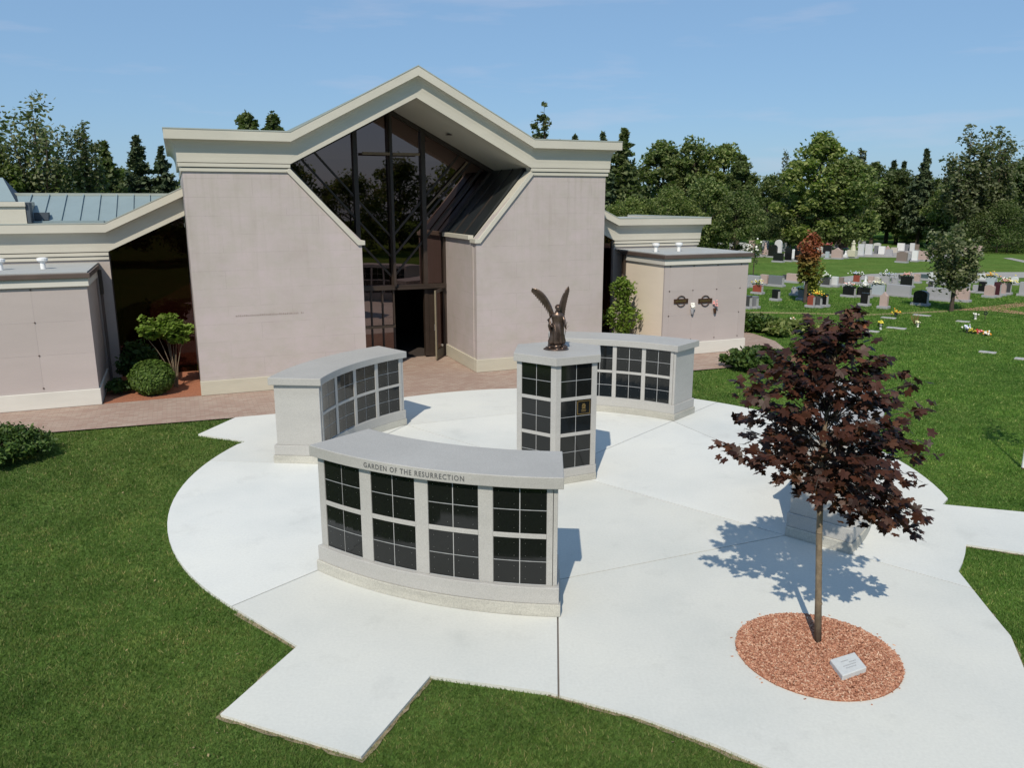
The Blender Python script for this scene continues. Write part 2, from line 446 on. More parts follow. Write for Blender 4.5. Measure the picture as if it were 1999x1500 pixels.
for nm, c in dict(black=(0.012, 0.012, 0.013), grey=(0.34, 0.34, 0.36), light=(0.58, 0.59, 0.60), white=(0.75, 0.75, 0.76), pink=(0.44, 0.33, 0.30),
                  red=(0.26, 0.065, 0.045), slate=(0.17, 0.18, 0.20), dark=(0.06, 0.06, 0.065), brown=(0.22, 0.17, 0.15), maroon=(0.06, 0.02, 0.025),
                  cream=(0.52, 0.50, 0.38), teal=(0.07, 0.10, 0.11), bluegrey=(0.38, 0.43, 0.47), sand=(0.50, 0.47, 0.42), rough=(0.40, 0.39, 0.38)).items():
    mat_plain('stone_' + nm, c, 0.22 if nm in ('black', 'red', 'dark', 'maroon', 'slate', 'teal') else 0.55, 0.08, 30)

# ---------------------------------------------------------------- mesh helpers
def tag(o, label=None, cat=None, group=None, kind=None):
    if label: o['label'] = label
    if cat: o['category'] = cat
    if group: o['group'] = group
    if kind: o['kind'] = kind
    return o
def empty(name, loc=(0, 0, 0), rz=0.0):
    o = bpy.data.objects.new(name, None); COL.objects.link(o)
    o.location = loc; o.rotation_euler = (0, 0, rz)
    o.empty_display_size = 0.2
    return o
class MB:
    """collects shapes and links them as one mesh object"""
    def __init__(s): s.v = []; s.f = []
    def add(s, vs, fs):
        k = len(s.v); s.v += [tuple(p) for p in vs]; s.f += [tuple(i + k for i in f) for f in fs]; return s
    def box(s, a, b):
        x0, y0, z0 = a; x1, y1, z1 = b
        vs = [(x0, y0, z0), (x1, y0, z0), (x1, y1, z0), (x0, y1, z0), (x0, y0, z1), (x1, y0, z1), (x1, y1, z1), (x0, y1, z1)]
        return s.add(vs, [(3, 2, 1, 0), (4, 5, 6, 7), (0, 1, 5, 4), (1, 2, 6, 5), (2, 3, 7, 6), (3, 0, 4, 7)])
    def prism(s, poly, axis, a, b):
        """poly of 2D points extruded from a to b along axis ('v': poly is (u,z); 'z': poly is (x,y))"""
        n = len(poly)
        if axis == 'v': lo = [(p[0], a, p[1]) for p in poly]; hi = [(p[0], b, p[1]) for p in poly]
        elif axis == 'z': lo = [(p[0], p[1], a) for p in poly]; hi = [(p[0], p[1], b) for p in poly]
        else: lo = [(a, p[0], p[1]) for p in poly]; hi = [(b, p[0], p[1]) for p in poly]
        k = [tuple(range(n))[::-1], tuple(range(n, 2 * n))]
        k += [(i, (i + 1) % n, n + (i + 1) % n, n + i) for i in range(n)]
        return s.add(lo + hi, k)
    def tube(s, pts, rads, seg=8, caps=True):
        pts = [Vector(p) for p in pts]; rings = []
        for i, p in enumerate(pts):
            d = (pts[min(i + 1, len(pts) - 1)] - pts[max(i - 1, 0)])
            if d.length < 1e-9: d = Vector((0, 0, 1))
            d.normalize()
            a = d.cross(Vector((0, 0, 1)) if abs(d.z) < 0.9 else Vector((1, 0, 0))).normalized(); b = d.cross(a)
            r = rads[i] if hasattr(rads, '__len__') else rads
            rings.append([p + (a * math.cos(t) + b * math.sin(t)) * r for t in (2 * math.pi * j / seg for j in range(seg))])
        vs = [q for r in rings for q in r]; fs = []
        for i in range(len(pts) - 1):
            for j in range(seg):
                fs.append((i * seg + j, i * seg + (j + 1) % seg, (i + 1) * seg + (j + 1) % seg, (i + 1) * seg + j))
        if caps: fs += [tuple(range(seg))[::-1], tuple(range((len(pts) - 1) * seg, len(pts) * seg))]
        return s.add(vs, fs)
    def loft(s, rings, cap=True):
        seg = len(rings[0]); vs = [q for r in rings for q in r]; fs = []
        for i in range(len(rings) - 1):
            for j in range(seg):
                fs.append((i * seg + j, i * seg + (j + 1) % seg, (i + 1) * seg + (j + 1) % seg, (i + 1) * seg + j))
        if cap: fs += [tuple(range(seg))[::-1], tuple(range((len(rings) - 1) * seg, len(rings) * seg))]
        return s.add(vs, fs)
    def ball(s, c, r, seg=8, rings=6, sq=(1, 1, 1)):
        rr = []
        for i in range(rings + 1):
            t = math.pi * i / rings; q = max(math.sin(t), 0.02)
            rr.append([(c[0] + r * sq[0] * q * math.cos(2 * math.pi * j / seg), c[1] + r * sq[1] * q * math.sin(2 * math.pi * j / seg), c[2] - r * sq[2] * math.cos(t)) for j in range(seg)])
        return s.loft(rr)
    def arc(s, r0, r1, a0, a1, z0, z1, n=None):
        """piece of a ring round the plaza centre"""
        n = n or max(1, int(abs(a1 - a0) / 2.0 + 0.999)); rings = []
        for i in range(n + 1):
            a = a0 + (a1 - a0) * i / n
            rings.append([PO(r0, a, z0), PO(r1, a, z0), PO(r1, a, z1), PO(r0, a, z1)])
        return s.loft(rings)
    def build(s, name, mat, parent=None, origin=None, smooth=False, bevel=0.0, label=None):
        me = bpy.data.meshes.new(name)
        vs = s.v
        if origin is not None: vs = [(p[0] - origin[0], p[1] - origin[1], p[2] - origin[2]) for p in vs]
        me.from_pydata(vs, [], s.f)
        bm = bmesh.new(); bm.from_mesh(me)
        bmesh.ops.recalc_face_normals(bm, faces=bm.faces)
        bm.to_mesh(me); bm.free()
        return link(name, me, mat, parent, smooth, bevel, label)
def link(name, me, mat, parent=None, smooth=False, bevel=0.0, label=None):
    if isinstance(mat, str): mat = MATS[mat]
    if mat is not None and not me.materials: me.materials.append(mat)
    if smooth and len(me.polygons): me.polygons.foreach_set('use_smooth', [True] * len(me.polygons))
    o = bpy.data.objects.new(name, me); COL.objects.link(o)
    if parent is not None: o.parent = parent
    if bevel:
        m = o.modifiers.new('bevel', 'BEVEL'); m.width = bevel; m.segments = 2; m.limit_method = 'ANGLE'; m.angle_limit = math.radians(40)
    if label: o['label'] = label
    return o
def np_mesh(name, verts, k):
    """mesh of separate k-gons from an (n*k,3) array"""
    verts = np.ascontiguousarray(verts, dtype=np.float32)
    nv = len(verts); nf = nv // k
    me = bpy.data.meshes.new(name)
    me.vertices.add(nv); me.vertices.foreach_set('co', verts.ravel())
    me.loops.add(nv); me.loops.foreach_set('vertex_index', np.arange(nv, dtype=np.int32))
    me.polygons.add(nf); me.polygons.foreach_set('loop_start', np.arange(0, nv, k, dtype=np.int32))
    me.polygons.foreach_set('loop_total', np.full(nf, k, dtype=np.int32))
    me.update(calc_edges=True)
    return me
def poly_sheet(name, pts, z, mat, kind='structure', origin=None, parent=None, thick=0.0):
    me = bpy.data.meshes.new(name); bm = bmesh.new()
    o = origin or (0, 0, 0)
    vs = [bm.verts.new((p[0] - o[0], p[1] - o[1], z)) for p in pts]
    f = bm.faces.new(vs)
    if f.normal.z < 0: f.normal_flip()
    bm.normal_update()
    if thick:
        r = bmesh.ops.extrude_face_region(bm, geom=[f])
        for e in r['geom']:
            if isinstance(e, bmesh.types.BMVert): e.co.z -= thick
    bmesh.ops.recalc_face_normals(bm, faces=bm.faces)
    bmesh.ops.triangulate(bm, faces=[q for q in bm.faces if len(q.verts) > 4])
    bm.normal_update()
    if not thick:
        for q in bm.faces:
            if q.normal.z < 0: q.normal_flip()
    bm.to_mesh(me); bm.free()
    ob = link(name, me, mat, parent)
    if kind: ob['kind'] = kind
    return ob
def clip(poly, nx, ny, c):
    """keep the part of poly where nx*x+ny*y >= c"""
    out = []; n = len(poly)
    for i in range(n):
        a, b = poly[i], poly[(i + 1) % n]
        da, db = nx * a[0] + ny * a[1] - c, nx * b[0] + ny * b[1] - c
        if da >= 0: out.append(a)
        if (da >= 0) != (db >= 0):
            t = da / (da - db); out.append((a[0] + (b[0] - a[0]) * t, a[1] + (b[1] - a[1]) * t))
    return out
def parea(p): return 0.5 * sum(p[i][0] * p[(i + 1) % len(p)][1] - p[(i + 1) % len(p)][0] * p[i][1] for i in range(len(p)))
def inside(px, py, poly):
    r = np.zeros(len(px), bool); n = len(poly)
    for i in range(n):
        x0, y0 = poly[i][0], poly[i][1]; x1, y1 = poly[(i + 1) % n][0], poly[(i + 1) % n][1]
        if y0 == y1: continue
        c = ((y0 > py) != (y1 > py)) & (px < (x1 - x0) * (py - y0) / (y1 - y0) + x0)
        r ^= c
    return r
def copy_tree(o, parent=None):
    c = o.copy(); COL.objects.link(c)
    if parent is not None: c.parent = parent
    for ch in list(o.children):
        copy_tree(ch, c)
    return c
# ================================================================ THE GROUND
def lpoly(pts): return [L2W(u, v) for u, v in pts]
poly_sheet('lawn_ground', [(-400, -120), (500, -120), (500, 900), (-400, 900)], -0.045, 'lawn')

# outline of the concrete plaza: a circle with walks running out behind the columbaria
def arcpts(a0, a1, r=6.80, n=None):
    n = n or max(2, int(abs(a1 - a0) / 3))
    return [tuple(PO(r, a0 + (a1 - a0) * i / n)[:2]) for i in range(n + 1)]
g = lambda x, y: tuple(G(x, y)[:2])
PLAZA = arcpts(-38.5, -29.5) + [g(1999, 1080), (10.6, 9.25), (11.2, 10.95), g(1999, 1000), g(1840, 985)]
PLAZA += arcpts(-12.5, 138)
PLAZA += [g(560, 806), g(540, 808), g(460, 815), g(387, 848), g(480, 862)] + arcpts(166, 229)
PLAZA += [g(580, 1262), g(430, 1395), g(705, 1478), g(840, 1320), g(1070, 1352), g(1250, 1400), g(1400, 1455), g(1500, 1499),
          (3.0, 5.85), (3.8, 5.78), (4.6, 6.05), (5.2, 6.75), g(1999, 1305), (5.86, 8.5), g(1930, 1190)]
E_PLAZA = [tuple(p) for p in PLAZA]
if parea(E_PLAZA) < 0: E_PLAZA.reverse()

BRICK_L = [(-14, -2.05), (-4.2, -2.27), (0.66, -2.61), (4.0, -2.6), (9.0, -2.5), (13.6, -2.2), (15.4, -2.25), (17.4, -1.6), (18.7, -0.5), (19.5, 1.0), (19.85, 2.6),
           (19.6, 4.2), (18.9, 5.4), (17.5, 6.2), (16.9, 6.2), (16.9, 0.4), (14.0, 0.4), (11.7, 0.4), (8.2, 3.1), (4.0, 3.1), (0.4, 0.4), (0.0, 0.05), (-2.4, 0.05), (-14, 0.3)]
BRICK = [tuple(p[:2]) for p in lpoly(BRICK_L)]
bp_ = poly_sheet('brick_path', BRICK_L, -0.004, 'brick_paving')
bp_.location = ORI; bp_.rotation_euler = (0, 0, YAW)

# slabs of the plaza, cut along the joints seen in the photograph
plaza = empty('concrete_plaza', C0); plaza['kind'] = 'structure'
RI = 4.50
CORN = [-130.0, -92.9, -42.2, -3.0, 50.2, 89.0, 136.1, 175.2]
def wedge(poly, a0, a1, gap=0.010):
    r0, r1 = math.radians(a0), math.radians(a1)
    p = clip(poly, -math.sin(r0), math.cos(r0), -math.sin(r0) * C0.x + math.cos(r0) * C0.y + gap)
    if len(p) > 2: p = clip(p, math.sin(r1), -math.cos(r1), math.sin(r1) * C0.x - math.cos(r1) * C0.y + gap)
    return p
def half(poly, p, q, gap=0.010):
    """keep what lies left of p->q"""
    dx, dy = q[0] - p[0], q[1] - p[1]; L = math.hypot(dx, dy); nx, ny = -dy / L, dx / L
    return clip(poly, nx, ny, nx * p[0] + ny * p[1] + gap)
def slab(poly, tone=1.0):
    if len(poly) < 3 or abs(parea(poly)) < 0.02: return
    cl = [poly[0]]
    for q in poly[1:]:
        if math.hypot(q[0] - cl[-1][0], q[1] - cl[-1][1]) > 1e-4: cl.append(q)
    if math.hypot(cl[0][0] - cl[-1][0], cl[0][1] - cl[-1][1]) < 1e-4: cl.pop()
    if len(cl) < 3: return
    o = poly_sheet('concrete_slab', cl, 0.0, 'slab_concrete', kind=None, origin=C0, parent=plaza, thick=0.10)
    o.color = (tone, tone * (1.0 if tone > .99 else 0.995), tone * (1.0 if tone > .99 else 0.975), 1)
cc = [PO(RI, a) for a in CORN]
for i in range(8):                     # outer slabs, between the radial joints, beyond the inner chords
    a0, a1 = CORN[i], CORN[(i + 1) % 8]
    if a1 < a0: a1 += 360
    slab(half(wedge(E_PLAZA, a0, a1), cc[(i + 1) % 8], cc[i]), (0.965, 0.955, 1.0, 1.0, 1.03, 1.0, 1.0, 1.06)[i])
octo = [tuple(p[:2]) for p in cc]
for a0, a1 in ((-130.0, -42.2), (-42.2, 50.2), (50.2, 136.1), (136.1, 230.0)):   # inner slabs round the hexagonal columbarium
    p = wedge(octo, a0, a1)
    for i in range(8):
        p = half(p, cc[i], cc[(i + 1) % 8]) if len(p) > 2 else p
    slab(p, 0.97 if a0 == -130.0 else 1.05)
# dark filler down in the joints
poly_sheet('joint_filler', [(p[0] - C0.x, p[1] - C0.y) for p in E_PLAZA], -0.035, 'joint_dark', kind='structure').location = (C0.x, C0.y, 0)

# worn soil showing along the cut edges of the lawn
soil = MB(); rng = random.Random(4)
def edge_soil(pts, wmax=0.10):
    tot = []
    for i in range(len(pts) - 1):
        a, b = Vector(pts[i][:2]), Vector(pts[i + 1][:2]); n = max(1, int((b - a).length / 0.08))
        for k in range(n): tot.append(a.lerp(b, k / n))
    tot.append(Vector(pts[-1][:2]))
    l = []
    for i, p in enumerate(tot):
        d = tot[min(i + 1, len(tot) - 1)] - tot[max(i - 1, 0)]
        if d.length < 1e-6: d = Vector((1, 0))
        d.normalize(); nrm = Vector((d.y, -d.x))
        w = wmax * (0.35 + 0.65 * rng.random())
        l.append((p, p + nrm * w, p - nrm * 0.03))
    for i in range(len(l) - 1):
        a, b = l[i], l[i + 1]
        soil.add([(a[2].x, a[2].y, -0.033), (b[2].x, b[2].y, -0.033), (b[1].x, b[1].y, -0.03), (a[1].x, a[1].y, -0.03)], [(0, 1, 2, 3)])
edge_soil([g(580, 1262), g(430, 1395), g(705, 1478), g(840, 1320)], 0.055)
edge_soil([g(580, 1262)] + [g(460, 1194)], 0.035)
edge_soil([g(1070, 1352), g(1250, 1400), g(1500, 1499)][::1], 0.05)
edge_soil([g(1999, 1080), g(1870, 1060), g(1865, 1120), g(1930, 1190), (5.86, 8.5), g(1999, 1305)][::-1], 0.05)
edge_soil([g(1840, 985), g(1999, 1000)][::-1], 0.045)
tag(soil.build('soil_edge', 'soil'), kind='structure')

# roads and walks far back in the cemetery
def strip(name, px, mat, z=-0.03):
    return poly_sheet(name, [G(x, y)[:2] for x, y in px], z, mat)
strip('cemetery_road', [(1585, 548), (1640, 540), (1700, 534), (1800, 531), (1999, 530.5), (2300, 530), (2300, 541), (1999, 541.5), (1850, 541), (1720, 543), (1640, 549), (1590, 556)], 'asphalt')
strip('cemetery_lane', [(1440, 496), (1560, 493), (1700, 490), (1890, 492), (1905, 496), (1850, 504), (1560, 499), (1440, 503)], 'asphalt')
strip('cemetery_drive', [(1958, 503), (1999, 512), (2200, 545), (2260, 545), (2010, 510), (1975, 503)], 'asphalt', -0.026)
strip('red_gravel_walk', [(1850, 604), (1920, 598), (1999, 589), (2200, 566), (2200, 573), (1999, 597), (1958, 602), (1999, 608), (2200, 634), (2200, 640), (1999, 613), (1935, 606)], 'red_path')
strip('worn_grass_walk', [(1446, 607), (1560, 609), (1700, 612), (1850, 605), (1850, 608), (1700, 615), (1560, 612), (1446, 610)], 'dry_path', -0.026)

# mulch beds beside the chapel
MULCH_BEDS = [[(-2.33, 0.02), (-0.01, 0.02), (-0.01, 3.3), (-2.1, 3.3), (-2.33, 2.4)], [(11.85, 0.25), (14.0, 0.25), (14.0, 3.3), (11.85, 3.3)]]
for b_ in MULCH_BEDS:
    o = poly_sheet('mulch_bed', b_, 0.012, 'mulch_bed', thick=0.05); o.location = ORI; o.rotation_euler = (0, 0, YAW)

# ================================================================ THE CHAPEL
chapel = empty('chapel', ORI, YAW)
tag(chapel, 'large pinkish stone mausoleum chapel with a gabled cream cornice over a dark glass entrance', 'building')
Z1, ZB = 5.68, 0.38
def stone_panels(outline, v0, v1, us, zs, mat, parent, name='wall_panel', gap=0.0014, bevel=0.0):
    for i in range(len(us) - 1):
        for j in range(len(zs) - 1):
            p = clip(outline, 1, 0, us[i] + gap); p = clip(p, -1, 0, -us[i + 1] + gap) if len(p) > 2 else p
            p = clip(p, 0, 1, zs[j] + gap) if len(p) > 2 else p
            p = clip(p, 0, -1, -zs[j + 1] + gap) if len(p) > 2 else p
            if len(p) > 2 and abs(parea(p)) > 0.004:
                MB().prism(p, 'v', v0, v1).build(name, mat, parent, bevel=bevel)
LW = [(0, ZB), (4.36, ZB), (4.36, 3.92), (2.62, Z1), (0, Z1)]
RW = [(7.65, ZB), (11.8, ZB), (11.8, Z1), (9.28, Z1), (7.65, 3.92)]
zrows = [ZB, 1.28, 2.18, 3.08, 3.98, 4.86, Z1]
MB().prism(LW, 'v', 0.0, 0.10).build('wall', 'cladding', chapel)
MB().prism(RW, 'v', 0.0, 0.10).build('wall', 'cladding', chapel)
# backing behind the facing stones
MB().prism([(0.02, 0), (4.34, 0), (4.34, 3.90), (2.60, Z1), (0.02, Z1)], 'v', 0.104, 0.30).build('wall_backing', 'cladding', chapel)
MB().prism([(7.67, 0), (11.78, 0), (11.78, Z1), (9.30, Z1), (7.67, 3.90)], 'v', 0.104, 0.30).build('wall_backing', 'cladding', chapel)
# side walls and back
MB().box((0.0, 0.304, 0), (0.30, 9.0, 6.45)).build('side_wall', 'cladding', chapel)
MB().box((11.5, 0.304, 0), (11.8, 9.0, 6.45)).build('side_wall', 'cladding', chapel)
MB().box((0.304, 8.7, 0), (11.496, 9.0, 6.45)).build('back_wall', 'cladding', chapel)
# walls of the entrance recess
MB().box((7.65, 0.304, ZB), (7.9, 3.2, 3.86)).build('recess_wall', 'cladding', chapel)
MB().box((4.11, 0.304, ZB), (4.36, 3.2, 3.86)).build('recess_wall', 'cladding', chapel)
# plinth
for a, b in (((-0.02, -0.05, 0), (4.39, 0.098, ZB - 0.002)), ((7.61, -0.05, 0), (11.82, 0.098, ZB - 0.002))):
    MB().box(a, b).build('plinth', 'plinth_stone', chapel, bevel=0.012)
MB().box((7.605, 0.100, 0), (7.93, 3.1, ZB - 0.002)).build('plinth', 'plinth_stone', chapel, bevel=0.012)
MB().box((4.08, 0.100, 0), (4.395, 3.1, ZB - 0.002)).build('plinth', 'plinth_stone', chapel, bevel=0.012)
# cream coping down the slanted cuts
def coping(pts, w=0.13):
    m = MB(); n = len(pts); L = []
    for i, p in enumerate(pts):
        a = Vector(pts[max(i - 1, 0)]); b = Vector(pts[min(i + 1, n - 1)]); pp = Vector(p)
        if 0 < i < n - 1:
            d1 = (pp - a).normalized(); d2 = (b - pp).normalized(); d = (d1 + d2).normalized()
            k = 1 / max(0.5, d.dot(d2))
        else: d = (b - a).normalized(); k = 1
        L.append((pp, pp + Vector((-d.y, d.x)) * w * k))
    rings = []
    for p, q in L: rings.append([(p.x, -0.06, p.y), (q.x, -0.06, q.y), (q.x, 0.42, q.y), (p.x, 0.42, p.y)])
    return m.loft(rings)
coping([(2.56, 5.80), (4.30, 3.92), (4.44, 3.92)], -0.12).build('coping', 'cornice_cream', chapel, bevel=0.006)
coping([(9.34, 5.80), (7.71, 3.90), (7.60, 3.90)], 0.12).build('coping', 'cornice_cream', chapel, bevel=0.006)
MB().box((7.56, 0.425, 3.865), (7.72, 2.95, 3.99)).build('coping', 'cornice_cream', chapel, bevel=0.006)

# cornice: base line of the cove along the front, swept with an upright profile
PATHC = [(-0.02, 5.90), (2.60, 5.90), (5.97, 7.66), (9.32, 5.90), (11.82, 5.90)]
COVE = [(-0.085, 0.0), (-0.086, 0.12), (-0.092, 0.23), (-0.106, 0.33), (-0.130, 0.41), (-0.168, 0.475), (-0.22, 0.52), (-0.275, 0.54), (-0.305, 0.542)]
def sweep(path, prof, name, mat, parent, v_off=0.0, ends=(True, True), back=0.02, smooth=False, ret=None):
    """profile points (v,dz) carried along the (u,z) path, closed at the back"""
    rings = []
    for u, z in path:
        rings.append([(u, v_off + pv, z + dz) for pv, dz in prof] + [(u, v_off + back, z + prof[-1][1]), (u, v_off + back, z + prof[0][1])])
    m = MB().loft(rings)
    return m.build(name, mat, parent, smooth=smooth)
def cornice(path, parent, top=0.75, v=0.0, fil=True, left_ret=None, right_ret=None):
    # mitred returns: stretch the outer profile points past the wall ends
    def shape(prof, name, mat='cornice_cream'):
        rings = []
        n = len(path)
        for i, (u, z) in enumerate(path):
            r = []
            for pv, dz in prof + [(0.05, prof[-1][1]), (0.05, prof[0][1])]:
                uu = u
                if i == 0 and left_ret: uu = u + min(pv, 0)
                if i == n - 1 and right_ret: uu = u - min(pv, 0)
                r.append((uu, v + pv, z + dz))
            rings.append(r)
        if left_ret:      # side return running back
            first = [(path[0][0] + min(pv, 0), v + left_ret, path[0][1] + dz) for pv, dz in prof]
            first += [(path[0][0] + 0.05, v + left_ret, path[0][1] + prof[-1][1]), (path[0][0] + 0.05, v + left_ret, path[0][1] + prof[0][1])]
            rings[0] = rings[0][:-2] + [(path[0][0] + 0.05, v + 0.05, path[0][1] + prof[-1][1]), (path[0][0] + 0.05, v + 0.05, path[0][1] + prof[0][1])]
            rings.insert(0, first)
        if right_ret:
            u, z = path[-1]
            rings[-1] = rings[-1][:-2] + [(u - 0.05, v + 0.05, z + prof[-1][1]), (u - 0.05, v + 0.05, z + prof[0][1])]
            rings.append([(u - min(pv, 0), v + right_ret, z + dz) for pv, dz in prof] + [(u - 0.05, v + right_ret, z + prof[-1][1]), (u - 0.05, v + right_ret, z + prof[0][1])])
        MB().loft(rings).build(name, mat, parent)
    shape(COVE, 'cornice_cove')
    shape([(-0.306, 0.530), (-0.335, 0.530), (-0.335, top), (-0.30, top)], 'cornice_fascia')
    shape([(-0.345, top + 0.002), (-0.345, top + 0.03), (-0.2, top + 0.03)], 'roof_edge', 'roof_edge')
cornice(PATHC, chapel, 0.755, left_ret=8.6, right_ret=8.6)
def fillets(u0, u1, z, parent, v=0.0, lret=0.0, rret=0.0):
    for zz, d in ((z + 0.002, 0.045), (z + 0.112, 0.075)):
        MB().box((u0 - (d if lret else 0), v - d, zz), (u1 + (d if rret else 0), v + 0.05, zz + 0.090)).build('cornice_fillet', 'cornice_cream', parent, bevel=0.006)
fillets(-0.02, 2.585, 5.682, chapel, lret=1); fillets(9.335, 11.82, 5.682, chapel, rret=1)
MB().box((-0.03, 0.054, 5.69), (0.0, 8.9, 5.89)).build('cornice_fillet', 'cornice_cream', chapel)
MB().box((11.8, 0.054, 5.69), (11.83, 8.9, 5.89)).build('cornice_fillet', 'cornice_cream', chapel)
# wall behind the cornice
MB().prism([(0.02, Z1 + .004), (2.55, Z1 + .004), (2.62, 5.90), (5.97, 7.66), (9.32, 5.90), (9.39, Z1 + .004), (11.78, Z1 + .004), (11.78, 6.62), (9.4, 6.62), (5.97, 8.36), (2.54, 6.62), (0.02, 6.62)], 'v', 0.055, 0.30).build('wall_head', 'cornice_cream', chapel)
# roof planes of the gable and the flat shoulders
MB().prism([(2.40, 6.64), (5.97, 8.42), (9.54, 6.64), (9.54, 6.58), (5.97, 8.36), (2.40, 6.58)], 'v', 0.31, 9.2).build('gable_roof', 'roof_metal', chapel)
MB().box((0.0, 0.31, 6.46), (2.38, 8.96, 6.57)).build('flat_roof', 'roof_membrane', chapel)
MB().box((9.56, 0.31, 6.46), (11.8, 8.96, 6.57)).build('flat_roof', 'roof_membrane', chapel)
# soffit under the gable, running back to the glass
for pts in ([(2.60, 5.905), (5.97, 7.665), (5.97, 7.70), (2.60, 5.94)], [(5.97, 7.665), (9.34, 5.905), (9.34, 5.94), (5.97, 7.70)]):
    MB().prism(pts, 'v', 0.302, 3.0).build('soffit', 'soffit_cream', chapel)
m = MB(); m.box((7.35, 1.55, 6.86), (7.55, 1.75, 6.89)); m.build('soffit_vent', 'bronze_frame', chapel)
# sloping dark metal sills on both sides of the recess
for s, pts in ((1, [(9.30, 5.90), (7.66, 3.95), (7.66, 3.88), (9.36, 5.86)]), (-1, [(2.60, 5.90), (4.35, 3.95), (4.35, 3.88), (2.54, 5.86)])):
    MB().prism(pts, 'v', 0.43, 3.0).build('sill_cladding', 'sill_dark', chapel)
    for k in range(2):
        v = 1.2 + k * 0.9
        a, b = pts[0], pts[1]
        MB().loft([[(q[0] - s * 0.0, v, q[1] + 0.002), (q[0] - s * 0.02, v, q[1] + 0.018), (q[0] - s * 0.02, v + 0.025, q[1] + 0.018), (q[0], v + 0.025, q[1] + 0.002)] for q in (a, b)]).build('sill_seam', 'bronze_frame', chapel)
MB().box((6.7, 0.43, 3.88), (7.64, 3.0, 3.95)).build('sill_cladding', 'roof_dark', chapel) if False else None

# curtain wall: frames and panes at v = 3
VG = 3.0
gw = [(2.62, 5.90), (4.36, 3.95), (4.36, 0.02), (7.65, 0.02), (7.65, 3.95), (9.28, 5.90), (5.97, 7.62)]
UM = [4.87, 5.93, 6.97]
def bar(p, q, w, d, name, mat, v=VG, dv=0.0):
    p, q = Vector(p), Vector(q); dd = (q - p).normalized(); nn = Vector((-dd.y, dd.x)) * w / 2
    return MB().prism([tuple(p + nn), tuple(p - nn), tuple(q - nn), tuple(q + nn)], 'v', v - d + dv, v + 0.03 + dv).build(name, mat, chapel)
def ztop(u): return 5.90 + (u - 2.6) * 0.5223 if u < 5.97 else 5.90 + (9.34 - u) * 0.5223
for u, w, d in ((4.87, 0.13, 0.16), (6.97, 0.13, 0.16)):
    bar((u, 0.05), (u, ztop(u) - 0.02), w, d, 'mullion', 'bronze_frame')
bar((5.93, 2.35), (5.93, ztop(5.93) - 0.02), 0.10, 0.10, 'mullion', 'bronze_frame')
slope = 1.12
ZC = [3.85, 3.22, 2.60]
def diag_pts(zc, s):
    # from the centre line up and out until the soffit or the sill
    uc = 5.93; u = uc
    while True:
        u += s * 0.02; z = zc + abs(u - uc) * slope
        lim_top = z >= ztop(u) - 0.03
        sill = (u < 4.36 and z < 3.95 + (4.36 - u) * 1.12 + 0.02) or (u > 7.65 and z < 3.95 + (u - 7.65) * 1.2 + 0.02)
        jam = (u <= 4.40 and z < 3.95) or (u >= 7.60 and z < 3.95)
        if lim_top or jam or sill or u < 2.7 or u > 9.2: return (uc, zc), (u, z)
for k, zc in enumerate(ZC):
    for s in (-1, 1):
        a, b = diag_pts(zc, s)
        bar(a, b, 0.055, 0.05 - 0.004 * k, 'diagonal_bar', 'bronze_frame', dv=-0.002 * k)
for a, b, sgn in (((2.62, 5.89), (4.40, 3.95), 1), ((9.27, 5.89), (7.62, 3.95), 1)):
    bar(a, b, 0.12, 0.12, 'frame_edge', 'bronze_frame', dv=-0.006)
bar((2.62, 5.86), (5.97, 7.60), 0.12, 0.11, 'frame_edge', 'bronze_frame', dv=-0.008)
bar((5.97, 7.60), (9.3, 5.86), 0.12, 0.11, 'frame_edge', 'bronze_frame', dv=-0.008)
bar((4.36, 2.30), (7.65, 2.30), 0.14, 0.14, 'transom', 'bronze_frame', dv=-0.012)
bar((4.40, 0.03), (4.40, 3.95), 0.08, 0.12, 'frame_edge', 'bronze_frame', dv=-0.015)
bar((7.61, 0.03), (7.61, 3.95), 0.08, 0.12, 'frame_edge', 'bronze_frame', dv=-0.015)
# glass panes between the bars
strips = [(2.6, 4.87), (4.87, 5.93), (5.93, 6.97), (6.97, 9.3)]
for a, b in strips:
    base = clip(clip(gw, 1, 0, a + 0.01), -1, 0, -b + 0.01)
    base = clip(base, 0, 1, 2.32)
    s = -1 if b <= 5.94 else 1
    zs = [None] + ZC + [None]
    for i in range(len(zs) - 1):
        p = base
        up, lo = zs[i], zs[i + 1]
        # band between the diagonals z = zc + s*(u-5.93)*slope
        if up is not None: p = clip(p, s * slope, -1, s * slope * 5.93 - up + 0.008) if False else clip(p, s * slope, -1.0, s * slope * 5.93 - up)
        if lo is not None and len(p) > 2: p = clip(p, -s * slope, 1.0, -s * slope * 5.93 + lo)
        if len(p) > 2 and abs(parea(p)) > 0.02:
            MB().prism(p, 'v', VG - 0.006, VG + 0.006).build('glass_pane', 'bronze_glass', chapel)
# right-hand diagonal bar catching sun, its golden light put into a paler bronze
bar((7.02, 4.72), (8.42, 6.16), 0.05, 0.03, 'sunlit_diagonal_bar', 'bronze_frame_pale', dv=-0.11)
# side lights left of the door: narrow panes behind uprights
for k in range(5):
    u = 4.46 + k * 0.36
    MB().box((u, VG - 0.05, 0.06), (u + 0.05, VG + 0.02, 2.24)).build('side_light_bar', 'bronze_frame', chapel)
    if k < 4: MB().box((u + 0.052, VG - 0.006, 0.08), (u + 0.358, VG + 0.006, 2.23)).build('glass_pane', 'bronze_glass', chapel)
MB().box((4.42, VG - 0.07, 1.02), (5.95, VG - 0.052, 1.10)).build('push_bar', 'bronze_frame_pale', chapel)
MB().box((4.42, VG - 0.06, 0.02), (5.95, VG - 0.01, 0.30)).build('kick_rail', 'bronze_frame', chapel)
